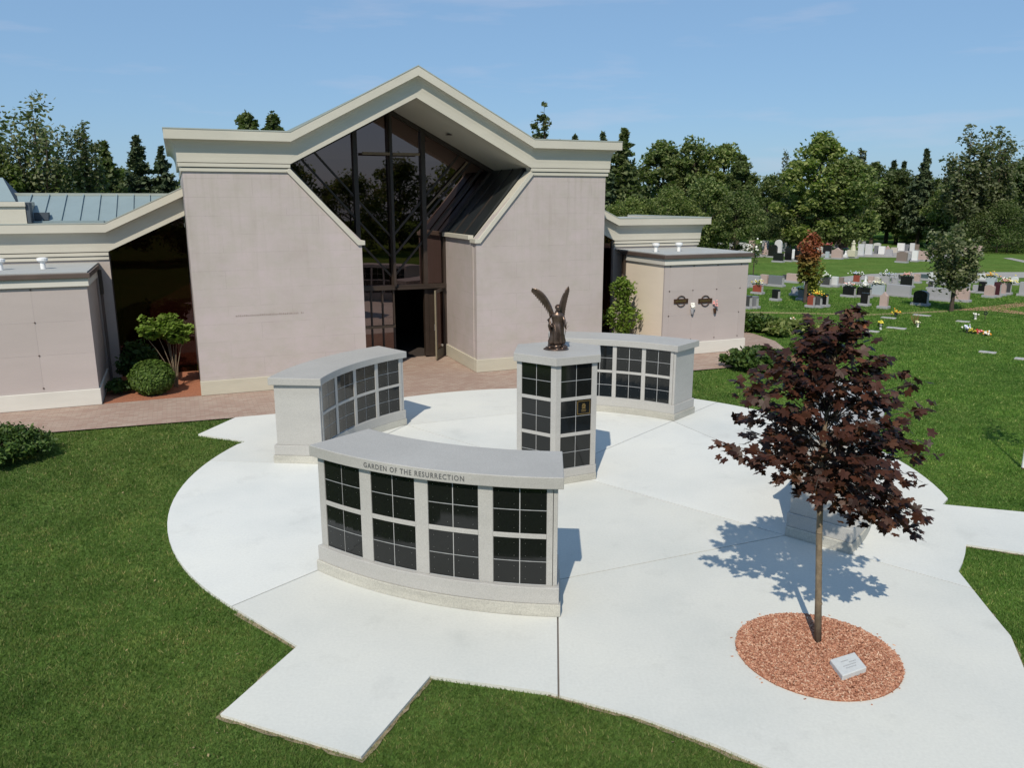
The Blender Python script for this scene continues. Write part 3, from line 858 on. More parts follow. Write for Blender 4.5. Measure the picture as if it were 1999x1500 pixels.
# open door leaves
def leaf(p, q, h, glass, edge):
    p, q = Vector(p), Vector(q); d = (q - p); L = d.length; d.normalize(); n = Vector((-d.y, d.x)) * 0.025
    def slabp(a, b, z0, z1, th=1.0):
        A, B = p + d * a, p + d * b
        return MB().prism([tuple(A + n * th), tuple(A - n * th), tuple(B - n * th), tuple(B + n * th)], 'z', z0, z1)
    root = slabp(0, 0.09, 0.03, h); root2 = slabp(L - 0.09, L, 0.03, h)
    dr = MB(); 
    for part in (root, root2, slabp(0.09, L - 0.09, 0.03, 0.34), slabp(0.09, L - 0.09, h - 0.1, h)): dr.add(part.v, part.f)
    door = dr.build('door', 'bronze_frame', chapel, label='open dark bronze door leaf')
    slabp(0.09, L - 0.09, 0.34, h - 0.1, 0.25).build('door_glass', 'bronze_glass', door)
    E = p + d * (L + 0.004)
    MB().prism([tuple(E + n), tuple(E - n), tuple(E - n + d * 0.018), tuple(E + n + d * 0.018)], 'z', 0.05, h).build('door_edge', edge, door)
    K = p + d * (L - 0.16)
    MB().tube([(K.x - n.x * 3, K.y - n.y * 3, 0.95), (K.x - n.x * 3, K.y - n.y * 3, 1.15)], 0.018, 8).build('door_handle', 'steel', door)
    return door
leaf((7.55, 2.92), (7.04, 2.12), 2.24, True, 'pale_bronze')
MB().box((6.985, 2.86, 0.03), (7.56, 2.905, 2.22)).build('door', 'bronze_frame', chapel, label='closed right half of the entrance')
MB().box((6.0, 2.7, 2.24), (7.55, 2.84, 2.30)).build('door_head', 'bronze_frame', chapel)
MB().tube([(7.30, 2.40, 0.45), (7.32, 2.36, 0.45)], 0.04, 10).build('door_stop', 'steel', chapel)
# large cross on the glass
m = MB().box((5.89, VG - 0.30, 2.36), (5.97, VG - 0.23, ztop(5.93) - 0.12)); m.build('cross_upright', 'bronze_frame', chapel)
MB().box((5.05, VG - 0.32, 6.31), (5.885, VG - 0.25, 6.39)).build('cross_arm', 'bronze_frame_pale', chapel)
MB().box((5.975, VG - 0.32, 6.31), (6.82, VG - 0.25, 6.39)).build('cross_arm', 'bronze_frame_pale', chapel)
# interior seen through the open door and the tinted glass
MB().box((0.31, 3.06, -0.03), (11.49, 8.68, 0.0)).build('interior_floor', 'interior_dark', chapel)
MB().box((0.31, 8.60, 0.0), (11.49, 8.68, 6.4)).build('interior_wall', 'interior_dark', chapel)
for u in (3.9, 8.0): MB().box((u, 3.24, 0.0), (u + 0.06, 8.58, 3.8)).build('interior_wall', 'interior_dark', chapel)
# faint line of small cut letters, too worn to read
m = MB(); r_ = random.Random(2); u = 0.98
while u < 2.78:
    w = r_.uniform(0.02, 0.045)
    if r_.random() > 0.12: m.box((u, -0.004, 2.02), (u + w, 0.001, 2.02 + r_.uniform(0.035, 0.05)))
    u += w + 0.016
m.build('worn_inscription', 'engraving', chapel)

# ================================================================ LOW WINGS
def wing(name, u_in, u_kink, u_out, label, far_end):
    s = 1 if u_out > u_kink else -1
    w = empty(name, ORI, YAW); tag(w, label, 'building')
    V = 3.2; zb = 3.30; zp = 3.44
    slope_ = (4.70 - 3.62) / abs(u_kink - u_in) * 1.0
    z_at_in = zp + 0.16 + abs(u_kink - u_in) * 0.47
    path = [(u_in, z_at_in), (u_kink, zp + 0.16), (u_out, zp + 0.16)]
    if s < 0: path = path[::-1]
    cornice(path, w, 0.755, v=V, right_ret=5.0 if (far_end and s > 0) else None, left_ret=None)
    lo, hi = (min(u_kink, u_out), max(u_kink, u_out))
    fillets(lo, hi, 3.372, w, v=V, rret=1 if far_end else 0)
    MB().box((lo, V, 0), (hi, V + 0.25, 3.37)).build('wall', 'wall_stone', w)
    a, b = (lo, hi)
    MB().prism([(a, 3.374), (b, 3.374), (b, 4.32), (a, 4.32)], 'v', V + 0.055, V + 0.25).build('wall_head', 'cornice_cream', w)
    q = [(u_kink, 3.62), (u_in, z_at_in), (u_in, z_at_in + 0.72), (u_kink, 4.34)]
    MB().prism(q, 'v', V + 0.055, V + 0.25).build('gable_head', 'cornice_cream', w)
    # dark bronze glazing under the raking cornice
    p0, p1 = (min(u_in, u_kink), max(u_in, u_kink))
    def zt(u): return 3.62 + abs(u - u_kink) * 0.47
    n = 1
    for i in range(n):
        a, b = p0 + (p1 - p0) * i / n, p0 + (p1 - p0) * (i + 1) / n
        MB().prism([(a + 0.03, 0.02), (b - 0.03, 0.02), (b - 0.03, zt(b - 0.03)), (a + 0.03, zt(a + 0.03))], 'v', V + 0.10, V + 0.112).build('glass_pane', 'dark_glass', w)
        MB().prism([(a - 0.0, 0.02), (a + 0.028, 0.02), (a + 0.028, zt(a + 0.02)), (a, zt(a))], 'v', V + 0.04, V + 0.13).build('mullion', 'bronze_frame', w)
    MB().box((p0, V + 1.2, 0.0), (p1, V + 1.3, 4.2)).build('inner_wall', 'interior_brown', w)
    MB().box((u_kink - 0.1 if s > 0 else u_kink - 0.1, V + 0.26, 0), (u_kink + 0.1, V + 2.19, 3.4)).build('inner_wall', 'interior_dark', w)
    return w
wl = wing('mausoleum_wing', -0.01, -2.06, -13.5, 'low pinkish stone wing with blue metal roof on the left side of the chapel', False)
wr = wing('mausoleum_wing', 11.81, 13.95, 17.45, 'low pinkish stone wing with cream cornice between the chapel and the cemetery lawn', True)
MB().box((17.20, 3.454, 0), (17.45, 8.4, 3.452)).build('side_wall', 'wall_stone', wr)
MB().box((13.95, 3.46, 4.20), (17.45, 8.4, 4.30)).build('flat_roof', 'roof_membrane', wr)
MB().prism([(13.9, 4.25), (11.83, 5.22), (11.83, 5.30), (13.9, 4.34)], 'v', 3.46, 8.4).build('sloping_roof', 'roof_metal', wr)
# standing-seam roof of the left wing
rl = MB().prism([(3.40, 4.43), (5.35, 5.12), (5.45, 5.12), (7.6, 4.3), (7.6, 4.2), (5.4, 5.02), (3.40, 4.35)], 'u', -13.5, -0.02)
rl.build('metal_roof', 'roof_metal', wl)
k = 0
for k in range(30):
    u = -0.05 - 0.445 * k
    MB().add([(u, 3.40, 4.432), (u + .028, 3.40, 4.432), (u + .028, 5.33, 5.122), (u, 5.33, 5.122), (u, 3.40, 4.475), (u + .028, 3.40, 4.475), (u + .028, 5.33, 5.165), (u, 5.33, 5.165)],
             [(3, 2, 1, 0), (4, 5, 6, 7), (0, 1, 5, 4), (1, 2, 6, 5), (2, 3, 7, 6), (3, 0, 4, 7)]).build('roof_seam', 'roof_metal', wl)
MB().box((-13.5, 5.32, 5.115), (-0.02, 5.50, 5.19)).build('ridge_cap', 'roof_edge', wl)
MB().box((-13.5, 3.28, 4.385), (-2.1, 3.40, 4.44)).build('gutter', 'roof_metal', wl)
# raised cream parapet box farther left, with its own small roof
bx = MB().box((-9.5, 2.96, 4.385), (-3.90, 4.5, 4.82)); bx.build('parapet', 'cornice_cream', wl)
MB().box((-9.5, 2.90, 4.822), (-3.88, 4.5, 4.94)).build('parapet_cap', 'cornice_cream', wl, bevel=0.01)
MB().box((-3.885, 2.98, 4.40), (-3.80, 3.40, 4.92)).build('flashing', 'roof_dark', wl)
MB().box((-3.79, 3.42, 4.46), (-3.45, 3.80, 4.66)).build('roof_box', 'roof_dark', wl)
MB().add([(-9.5, 4.6, 4.95), (-4.35, 4.6, 4.95), (-4.75, 5.6, 5.62), (-9.5, 5.6, 5.62), (-4.25, 6.8, 4.7), (-9.5, 6.8, 4.7), (-4.3, 5.6, 4.7)],
         [(0, 1, 2, 3), (3, 2, 4, 5), (1, 4, 2)]).build('hip_roof', 'roof_metal', wl)
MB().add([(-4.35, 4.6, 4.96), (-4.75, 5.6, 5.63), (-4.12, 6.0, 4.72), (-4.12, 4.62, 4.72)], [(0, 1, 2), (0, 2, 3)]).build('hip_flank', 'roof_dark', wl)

# ================================================================ CRYPT PAVILIONS
def pavilion(u0, u1, label, side, jus, mirror):
    p = empty('crypt_pavilion', ORI, YAW); tag(p, label, 'building')
    zt_, zb_, D = 2.96, 0.41, 2.6
    zs = [zb_, 0.51, 1.32, 2.125, 2.93, zt_]
    zs = [zb_, 1.32, 2.125, zt_]
    outline = [(u0, zb_), (u1, zb_), (u1, zt_), (u0, zt_)]
    stone_panels(outline, 0.0, 0.06, jus, zs, 'panel_stone', p, name='crypt_panel')
    MB().box((u0 + 0.004, 0.062, 0.0), (u1 - 0.004, D, zt_)).build('wall', 'pale_stucco' if mirror else 'wall_stone', p)
    MB().box((u0 + 0.01, 0.004, zb_ + .003), (u1 - 0.01, 0.0595, zt_ - .004)).build('joint_mortar', 'panel_stone', p)
    # narrow stone return at the corners
    MB().box((u0 - 0.035, -0.045, 0.0), (u1 + 0.035, D + 0.03, zb_ - 0.003)).build('plinth', 'plinth_white', p, bevel=0.012)
    MB().box((u0 - 0.05, -0.07, zt_ + 0.003), (u1 + 0.05, D + 0.05, 3.16)).build('frieze', 'plinth_white', p, bevel=0.008)
    MB().box((u0 - 0.10, -0.14, 3.163), (u1 + 0.10, D + 0.10, 3.28)).build('gutter', 'gutter_brown', p, bevel=0.01)
    MB().box((u0 - 0.04, -0.06, 3.283), (u1 + 0.04, D + 0.58, 3.31)).build('flat_roof', 'roof_membrane', p)
    # small bronze corner pins where four panels meet
    for u in jus[1:-1] + [jus[0] + 0.2]:
        for z in (0.51, 1.32, 2.125, 2.91):
            MB().tube([(u, -0.001, z), (u, -0.016, z)], [0.022, 0.016], 10).build('rosette', 'gutter_brown', p)
    d = jus
    e = u1 + 0.10 if side > 0 else u0 - 0.09
    MB().box((e - 0.04, D - 0.22, 2.5), (e + 0.05, D - 0.10, 3.16)).build('downspout', 'bronze_frame', p)
    MB().box((e - 0.04, D - 0.18, 0.05), (e + 0.03, D - 0.11, 2.5)).build('downspout', 'gutter_brown', p)
    return p
pl = pavilion(-14.0, -2.38, 'pinkish stone crypt block with white base and brown gutter at the left edge', 1,
              [-14.0] + [-3.58 - 1.0 * k for k in range(10, -1, -1)] + [-2.58 + 0.2], False)
pr = pavilion(14.03, 17.29, 'pinkish stone crypt block with two bronze name plates on the right of the chapel', -1,
              [14.03, 14.24, 15.13, 16.06, 17.0, 17.29], True)
# bronze plates with wreaths and vases on the right block
def nameplate(u, z):
    n = empty('name_plate', tuple(L2W(u, 0)), YAW)
    MB().box((-0.27, -0.035, z - 0.075), (0.27, -0.004, z + 0.075)).build('plate', 'bronze_dark', n, bevel=0.006)
    rg = MB(); pts = [(0.17 * math.cos(t), -0.030, z + 0.17 * math.sin(t)) for t in [2 * math.pi * i / 24 for i in range(25)]]
    rg.tube(pts, 0.014, 6); rg.build('wreath_ring', 'bronze_dark', n)
    lt = MB()
    for k in range(7): lt.box((-0.21 + 0.055 * k, -0.039, z - 0.018), (-0.175 + 0.055 * k, -0.036, z + 0.028))
    lt.build('raised_letters', 'brass', n)
    return n
tag(nameplate(14.68, 1.79), 'bronze name plate with a wreath ring, left of the pair on the crypt block', 'name plate', 'bronze plates on the crypt block')
tag(nameplate(15.62, 1.76), 'bronze name plate with a wreath ring, right of the pair on the crypt block', 'name plate', 'bronze plates on the crypt block')
for k, (u, z) in enumerate(((15.10, 1.50), (15.99, 1.48))):
    n = empty('wall_vase', tuple(L2W(u, 0)), YAW)
    MB().tube([(0, -0.07, z - 0.15), (0, -0.07, z - 0.10), (0, -0.07, z + 0.02)], [0.03, 0.045, 0.06], 10).build('vase', 'bronze_dark' if k else 'stone_grey', n)
    MB().box((-0.02, -0.06, z - 0.05), (0.02, -0.004, z - 0.01)).build('bracket', 'bronze_dark', n)
    f = MB(); r_ = random.Random(k)
    for i in range(22 if k == 0 else 7):
        f.ball((r_.uniform(-.07, .07), -0.08 + r_.uniform(-.04, .03), z + 0.10 + r_.uniform(-.08, .10) + (0.08 if k else 0)), 0.03, 6, 4)
    f.build('blossoms', 'petal_white' if k == 0 else 'petal_pink', n)
    tag(n, ('white flowers in a small grey wall vase right of the first name plate' if k == 0 else 'dark bronze wall vase with a few pink flowers right of the second name plate'), 'flower vase')
# roof vents
for i, (u, lab, par) in enumerate(((-4.34, 'white mushroom roof vent at the very left edge of the photo', 0), (-3.42, 'white mushroom roof vent on the left crypt block, nearer the chapel', 0),
                            (14.42, 'white mushroom roof vent on the right crypt block, the left one', 1), (15.32, 'white mushroom roof vent on the right crypt block, the right one', 1))):
    n = empty('roof_vent', tuple(L2W(u, 1.2, 3.31)), YAW); tag(n, lab, 'roof vent', 'white roof vents')
    MB().tube([(0, 0, 0.0), (0, 0, 0.20)], [0.06, 0.06], 12).build('pipe', 'white_plastic', n, smooth=False)
    MB().tube([(0, 0, 0.17), (0, 0, 0.21), (0, 0, 0.27), (0, 0, 0.285)], [0.085, 0.125, 0.125, 0.07], 14).build('cap', 'white_plastic', n)
# ================================================================ COLUMBARIA
def columbarium(a0, a1, label, outward, S=1.0, text=False, ri=4.52, ro=5.42):
    """curved granite niche wall; a0<a1 in degrees round the plaza centre"""
    root = empty('columbarium', PO((ri + ro) / 2, (a0 + a1) / 2)); tag(root, label, 'columbarium', 'curved granite columbaria round the plaza')
    og = root.location.copy()
    def B(mb, name, mat, bevel=0.006, label=None, parent=None): return mb.build(name, mat, parent or root, origin=og, bevel=bevel, label=label)
    rm = ri if not outward else ro
    da = lambda m, r=rm: math.degrees(m / r)
    z0, z1, z2, z3 = 0.16 * S, 0.375 * S, 1.66 * S, 1.81 * S
    B(MB().arc(ri - 0.02, ro + 0.075, a0 - da(.04), a1 + da(.04), 0.0, z0), 'footing', 'footing_concrete', 0.008)
    B(MB().arc(ri - 0.02, ro + 0.055, a0 - da(.02), a1 + da(.02), z0 + .001, z1), 'plinth', 'granite_grey', 0.008)
    B(MB().arc(ri + 0.10, ro - 0.10, a0 + da(.06), a1 - da(.06), z1 + .001, z2 - .001), 'core', 'granite_grey', 0)
    # end slabs
    B(MB().arc(ri + 0.01, ro - 0.0, a0 + da(.005), a0 + da(.058), z1 + .001, z2 - .001, 1), 'end_slab', 'granite_grey')
    B(MB().arc(ri + 0.01, ro - 0.0, a1 - da(.058), a1 - da(.005), z1 + .001, z2 - .001, 1), 'end_slab', 'granite_grey')
    B(MB().arc(ri - 0.05, ro + 0.08, a0 - da(.06), a1 + da(.06), z2, z3), 'cap', 'granite_top', 0.01)
    # the face with niches: piers, rails and black shutters
    tot = math.radians(a1 - a0) * rm
    e, p = 0.062, (0.185 if outward else 0.095)
    nb = 4
    w = (tot - 2 * (e + 0.075) - (nb - 1) * p) / nb
    if outward: rf, rb = ro + 0.004, ro - 0.098
    else: rf, rb = ri + 0.098, ri - 0.004
    x = e + 0.0
    def A(m): return a0 + math.degrees(m / rm)
    B(MB().arc(rb, rf, A(e), A(e + 0.073), z1 + .001, z2 - .001), 'pier', 'granite_grey', 0.004)
    x = e + 0.075
    zb, zt = z1 + 0.012, z2 - 0.004
    rail = 0.062 * S
    bh = (zt - zb - rail) / 2
    for b in range(nb):
        B(MB().arc(rb, rf, A(x + .001), A(x + w - .001), zb + bh + .001, zb + bh + rail - .001, 3), 'rail', 'granite_grey', 0.004)
        B(MB().arc(rb if outward else ri + .0125, ro - .0125 if outward else rf, A(x + .001), A(x + w - .001), z1 + .002, zt - .001, 3), 'niche_back', 'cement', 0)
        for blk in range(2):
            zz = zb + blk * (bh + rail)
            for r_ in range(2):
                for c_ in range(2):
                    ga = 0.006
                    xa, xb = x + c_ * w / 2 + ga * (1 if c_ else .6), x + (c_ + 1) * w / 2 - ga * (.6 if c_ else 1)
                    za, zc = zz + r_ * bh / 2 + ga * (1 if r_ else .5), zz + (r_ + 1) * bh / 2 - ga * (.5 if r_ else 1)
                    if outward: q0, q1 = ro - 0.022, ro - 0.008
                    else: q0, q1 = ri + 0.008, ri + 0.022
                    f = B(MB().arc(q0, q1, A(xa), A(xb), za, zc, 2), 'niche_front', 'black_granite', 0.0)
                    # four small pins hold each shutter, joined as one piece
                    pins = MB(); rp = ro - 0.0075 if outward else ri + 0.0075; s_ = 1 if outward else -1
                    for fx in (0.2, 0.8):
                        for fz in (0.22, 0.78):
                            aa = A(xa + (xb - xa) * fx); zq = za + (zc - za) * fz
                            pins.tube([PO(rp, aa, zq), PO(rp + s_ * 0.004, aa, zq)], 0.0030, 6)
                    pins.build('pins', 'steel', f, origin=og)
        x += w
        if b < nb - 1:
            B(MB().arc(rb, rf, A(x), A(x + p), z1 + .001, z2 - .001), 'pier', 'granite_grey', 0.004)
            x += p
    B(MB().arc(rb, rf, A(x), A(x + 0.073), z1 + .001, z2 - .001), 'pier', 'granite_grey', 0.004)
    # plain back face panels
    if outward: B(MB().arc(ri + 0.02, ri + 0.098, A(e), A(tot - e), z1 + .002, z2 - .002), 'back_panel', 'granite_grey', 0.004)
    else: B(MB().arc(ro - 0.098, ro - 0.01, A(e), A(tot - e), z1 + .002, z2 - .002), 'back_panel', 'granite_grey', 0.004)
    if text:
        cu = bpy.data.curves.new('inscription', 'FONT'); cu.body = 'GARDEN OF THE RESURRECTION'
        cu.size = 0.096; cu.extrude = 0.0015; cu.space_character = 1.22; cu.offset = 0.0012; cu.resolution_u = 3
        to = bpy.data.objects.new('tmp', cu); COL.objects.link(to)
        dg = bpy.context.evaluated_depsgraph_get(); dg.update()
        me = bpy.data.meshes.new_from_object(to.evaluated_get(dg))
        bpy.data.objects.remove(to)
        xs = [v.co.x for v in me.vertices]; wtx = max(xs) - min(xs)
        rt = ro + 0.081; mid = (text[0] + text[1]) / 2
        # letters sit on the front edge of the cap, bent round with it
        k = (math.radians(text[1] - text[0]) * rt) / wtx
        for v in me.vertices:
            t = (v.co.x - min(xs)) * k
            a = text[0] + math.degrees(t / rt)
            q = PO(rt + v.co.z + 0.0005, a, z2 + 0.040 + v.co.y * 0.98) - og
            v.co = q
        # one mesh per word: cut at the three widest gaps
        bm = bmesh.new(); bm.from_mesh(me); bm.verts.ensure_lookup_table()
        angs = [math.degrees(math.atan2(f.calc_center_median().y + og.y - C0.y, f.calc_center_median().x + og.x - C0.x)) for f in bm.faces]
        bm.free()
        srt = sorted(set(round(a, 3) for v in me.vertices for a in [math.degrees(math.atan2(v.co.y + og.y - C0.y, v.co.x + og.x - C0.x))]))
        gaps = sorted(((srt[i + 1] - srt[i], (srt[i + 1] + srt[i]) / 2) for i in range(len(srt) - 1)), reverse=True)[:3]
        cuts = [-999] + sorted(q[1] for q in gaps) + [999]
        for wi, word in enumerate(('GARDEN', 'OF', 'THE', 'RESURRECTION')):
            keep = [i for i, a in enumerate(angs) if cuts[wi] < a <= cuts[wi + 1]]
            idx = {}; vs = []; fs = []
            for i in keep:
                f = []
                for vi in me.polygons[i].vertices:
                    if vi not in idx: idx[vi] = len(vs); vs.append(tuple(me.vertices[vi].co))
                    f.append(idx[vi])
                fs.append(tuple(f))
            mw = bpy.data.meshes.new('inscription'); mw.from_pydata(vs, [], fs)
            o = link('inscription', mw, 'letter_dark', root); o['label'] = 'cut letters reading ' + word
    return root
columbarium(-129.6, -93.0, 'curved grey granite columbarium nearest the camera, lettered GARDEN OF THE RESURRECTION on its cap', True, text=(-119.6, -104.9))
columbarium(136.3, 175.0, 'curved grey granite columbarium on the left, with its end slab towards the camera', False, S=0.94)
columbarium(50.2, 88.5, 'curved grey granite columbarium behind the hexagonal one, near the right crypt block', False, S=0.98)
columbarium(-42.0, -4.5, 'curved grey granite columbarium hidden behind the dark red maple', False, S=1.0)

# hexagonal columbarium in the middle
hexc = empty('hexagonal_columbarium', C0); tag(hexc, 'tall hexagonal grey granite columbarium in the middle of the plaza, under the angel', 'columbarium')
HA = [-95.2 + 60 * k for k in range(6)]
def hexring(r, z): return [(r * math.cos(math.radians(a)), r * math.sin(math.radians(a)), z) for a in HA]
def hexprism(r0, r1, z0, z1, name, mat, bevel=0.008):
    return MB().loft([hexring(r0, z0), hexring(r1, z1)]).build(name, mat, hexc, bevel=bevel)
hexprism(0.86, 0.86, 0.0, 0.12, 'footing', 'footing_concrete')
hexprism(0.85, 0.85, 0.121, 0.27, 'plinth', 'granite_grey')
hexprism(0.72, 0.72, 0.271, 2.189, 'core', 'granite_grey', 0)
hexprism(0.895, 0.895, 2.19, 2.335, 'cap', 'granite_top')
for k in range(6):
    a = HA[k]; am = math.radians(a + 30)
    n = Vector((math.cos(am), math.sin(am), 0)); t = Vector((-math.sin(am), math.cos(am), 0))
    ap = 0.83 * math.cos(math.radians(30))       # apothem of the face
    side = 0.83
    def fb(x0, x1, z0, z1, d0, d1, name, mat, bevel=0.003):
        vs = []
        for z in (z0, z1):
            for (x, d) in ((x0, d0), (x1, d0), (x1, d1), (x0, d1)):
                q = n * (ap + d) + t * x; vs.append((q.x, q.y, z))
        return MB().add(vs, [(3, 2, 1, 0), (4, 5, 6, 7), (0, 1, 5, 4), (1, 2, 6, 5), (2, 3, 7, 6), (3, 0, 4, 7)]).build(name, mat, hexc, bevel=bevel)
    h = side / 2; pw = 0.105
    zb, zt, rail = 0.285, 2.185, 0.062
    bh = (zt - zb - 2 * rail) / 3
    # corner pier: a wedge hugging the corner
    c = Vector((0.83 * math.cos(math.radians(a)), 0.83 * math.sin(math.radians(a)), 0))
    am2 = math.radians(a - 30); t2 = Vector((-math.sin(am2), math.cos(am2), 0))
    q = [c, c + t * pw, c + t * pw - n * 0.08, c * 0.86, c - t2 * pw - Vector((math.cos(am2), math.sin(am2), 0)) * 0.08, c - t2 * pw]
    MB().prism([(p.x, p.y) for p in q][::-1], 'z', 0.272, 2.188).build('pier', 'granite_grey', hexc, bevel=0.004)
    fb(-h + pw + .001, h - pw - .001, 0.272, 2.188, -0.07, -0.0165, 'niche_back', 'cement', 0)
    for j in range(2):
        zz = zb + (j + 1) * bh + j * rail
        fb(-h + pw + .001, h - pw - .001, zz + .001, zz + rail - .001, -0.027, 0.0, 'rail', 'granite_grey')
    W = side - 2 * pw
    for j in range(3):
        for r_ in range(2):
            for c_ in range(2):
                x0 = -h + pw + c_ * W / 2 + (0.006 if c_ else 0.003); x1 = -h + pw + (c_ + 1) * W / 2 - (0.003 if c_ else 0.006)
                z0 = zb + j * (bh + rail) + r_ * bh / 2 + (0.006 if r_ else 0.003); z1 = z0 + bh / 2 - 0.009
                f = fb(x0, x1, z0, z1, -0.027, -0.012, 'niche_front', 'black_granite', 0)
                if k == 0 and j == 1 and r_ == 1 and c_ == 1:
                    # bronze framed plaque with a praying emblem
                    pq = [(x0 + .02, x0 + .032, z0 + .02, z1 - .02), (x1 - .032, x1 - .02, z0 + .02, z1 - .02), (x0 + .034, x1 - .034, z0 + .02, z0 + .032), (x0 + .034, x1 - .034, z1 - .032, z1 - .02)]
                    for b_ in pq: fb(b_[0], b_[1], b_[2], b_[3], -0.011, -0.004, 'plaque_frame', 'brass', 0)
                    cx, cz = (x0 + x1) / 2, (z0 + z1) / 2
                    for (dx, dz, sw, sh) in ((0, .055, .05, .03), (-.02, .03, .03, .04), (.022, .03, .03, .04), (0, -.01, .07, .03), (0, -.05, .10, .012), (0, -.075, .09, .010)):
                        fb(cx + dx - sw / 2, cx + dx + sw / 2, cz + dz - sh / 2, cz + dz + sh / 2, -0.011, -0.006, 'emblem', 'brass', 0)

# ================================================================ ANGEL
TOPZ = 2.336
base = Vector((C0.x - 0.035, C0.y - 0.02, TOPZ))
ang = empty('angel_statue', base, -0.05); tag(ang, 'brown bronze angel with raised wings standing on the hexagonal columbarium', 'statue')
r_ = random.Random(9)
rk = MB()
for i in range(34):
    a = r_.uniform(0, 6.28); d = r_.uniform(0.02, 0.17); rr = r_.uniform(0.035, 0.075)
    z = max(0.012, 0.16 * (1 - d / 0.2) * r_.uniform(0.5, 1.0))
    rk.ball((d * math.cos(a), d * 0.8 * math.sin(a), z), rr, 7, 5, (1.2, 1.1, r_.uniform(0.5, 0.9)))
rk.loft([[(q * math.cos(t), q * 0.8 * math.sin(t), z) for t in [2 * math.pi * j / 20 for j in range(20)]] for q, z in ((0.235, 0.0), (0.23, 0.012), (0.16, 0.03), (0.05, 0.06))])
rk.build('rocky_base', 'bronze', ang, smooth=True)
# robed figure: one lofted body from the hem to the neck
rings = []
prof = [(0.10, 0.105, 0.085, 1.0), (0.16, 0.112, 0.09, 1.0), (0.24, 0.098, 0.082, .9), (0.32, 0.092, 0.078, .8), (0.40, 0.088, 0.074, .7), (0.46, 0.078, 0.064, .5), (0.50, 0.070, 0.056, .35),
        (0.545, 0.078, 0.058, .2), (0.60, 0.088, 0.060, .1), (0.635, 0.090, 0.056, .05), (0.66, 0.072, 0.048, 0), (0.675, 0.040, 0.036, 0), (0.695, 0.030, 0.032, 0), (0.71, 0.030, 0.032, 0)]
for z, rx, ry, fd in prof:
    lean = 0.02 * math.sin(z * 3.2)
    rings.append([((rx * 1.28 * (1 + 0.16 * fd * math.sin(7 * t + z * 9) + 0.08 * fd * math.sin(12 * t))) * math.cos(t) + lean,
                   (ry * 1.2 * (1 + 0.16 * fd * math.sin(7 * t + z * 9))) * math.sin(t) - 0.01, z) for t in [2 * math.pi * j / 40 for j in range(40)]])
MB().loft(rings).build('robed_body', 'bronze', ang, smooth=True)
hd = MB().ball((0.028, -0.032, 0.755), 0.056, 14, 12, (0.84, 0.95, 1.12)); hd.ball((0.028, -0.08, 0.748), 0.011, 6, 4, (0.8, 1.0, 1.2))
hd.build('head', 'bronze', ang, smooth=True)
hr = MB().ball((0.028, -0.018, 0.772), 0.059, 12, 8, (0.98, 0.98, 0.95)); hr.ball((0.03, 0.026, 0.735), 0.035, 8, 6, (1.1, .7, 1.3)); hr.build('hair', 'bronze_dark', ang, smooth=True)
MB().tube([(-0.095, -0.01, 0.63), (-0.14, -0.03, 0.545), (-0.105, -0.085, 0.47), (-0.085, -0.12, 0.45)], [0.036, 0.031, 0.023, 0.015], 10).build('arm', 'bronze', ang, smooth=True)
MB().tube([(0.105, -0.01, 0.63), (0.14, -0.03, 0.53), (0.155, -0.07, 0.44), (0.17, -0.085, 0.41)], [0.036, 0.030, 0.022, 0.015], 10).build('arm', 'bronze', ang, smooth=True)
for s, c in ((-1, Vector((-0.083, -0.125, 0.447))), (1, Vector((0.173, -0.088, 0.405)))):
    hm = MB().ball(c, 0.016, 8, 6, (1, 1.1, 0.8))
    for k in range(4):
        o_ = (k - 1.5) * 0.007
        hm.tube([c + Vector((o_, -0.010, 0)), c + Vector((o_ * 1.2, -0.022 - 0.002 * (k % 2), -0.008)), c + Vector((o_ * 1.2, -0.022, -0.020))], [0.0042, 0.0038, 0.003], 5)
    hm.tube([c + Vector((-s * 0.012, -0.002, 0.004)), c + Vector((-s * 0.018, -0.016, 0.004)), c + Vector((-s * 0.012, -0.024, -0.004))], [0.0048, 0.004, 0.003], 5)
    hm.build('hand', 'bronze', ang, smooth=True)
MB().tube([(0.185, -0.10, 0.52), (0.175, -0.10, 0.41), (0.145, -0.09, 0.20), (0.135, -0.09, 0.08)], 0.005, 6).build('staff', 'bronze', ang)
for x, y, z in ((0.19, -0.10, 0.50), (0.165, -0.10, 0.46), (0.205, -0.1, 0.43), (0.16, -0.09, 0.33)):
    MB().tube([(x - 0.01, y, z - 0.01), (x + 0.02, y, z + 0.02)], [0.004, 0.002], 5).build('twig', 'bronze', ang)
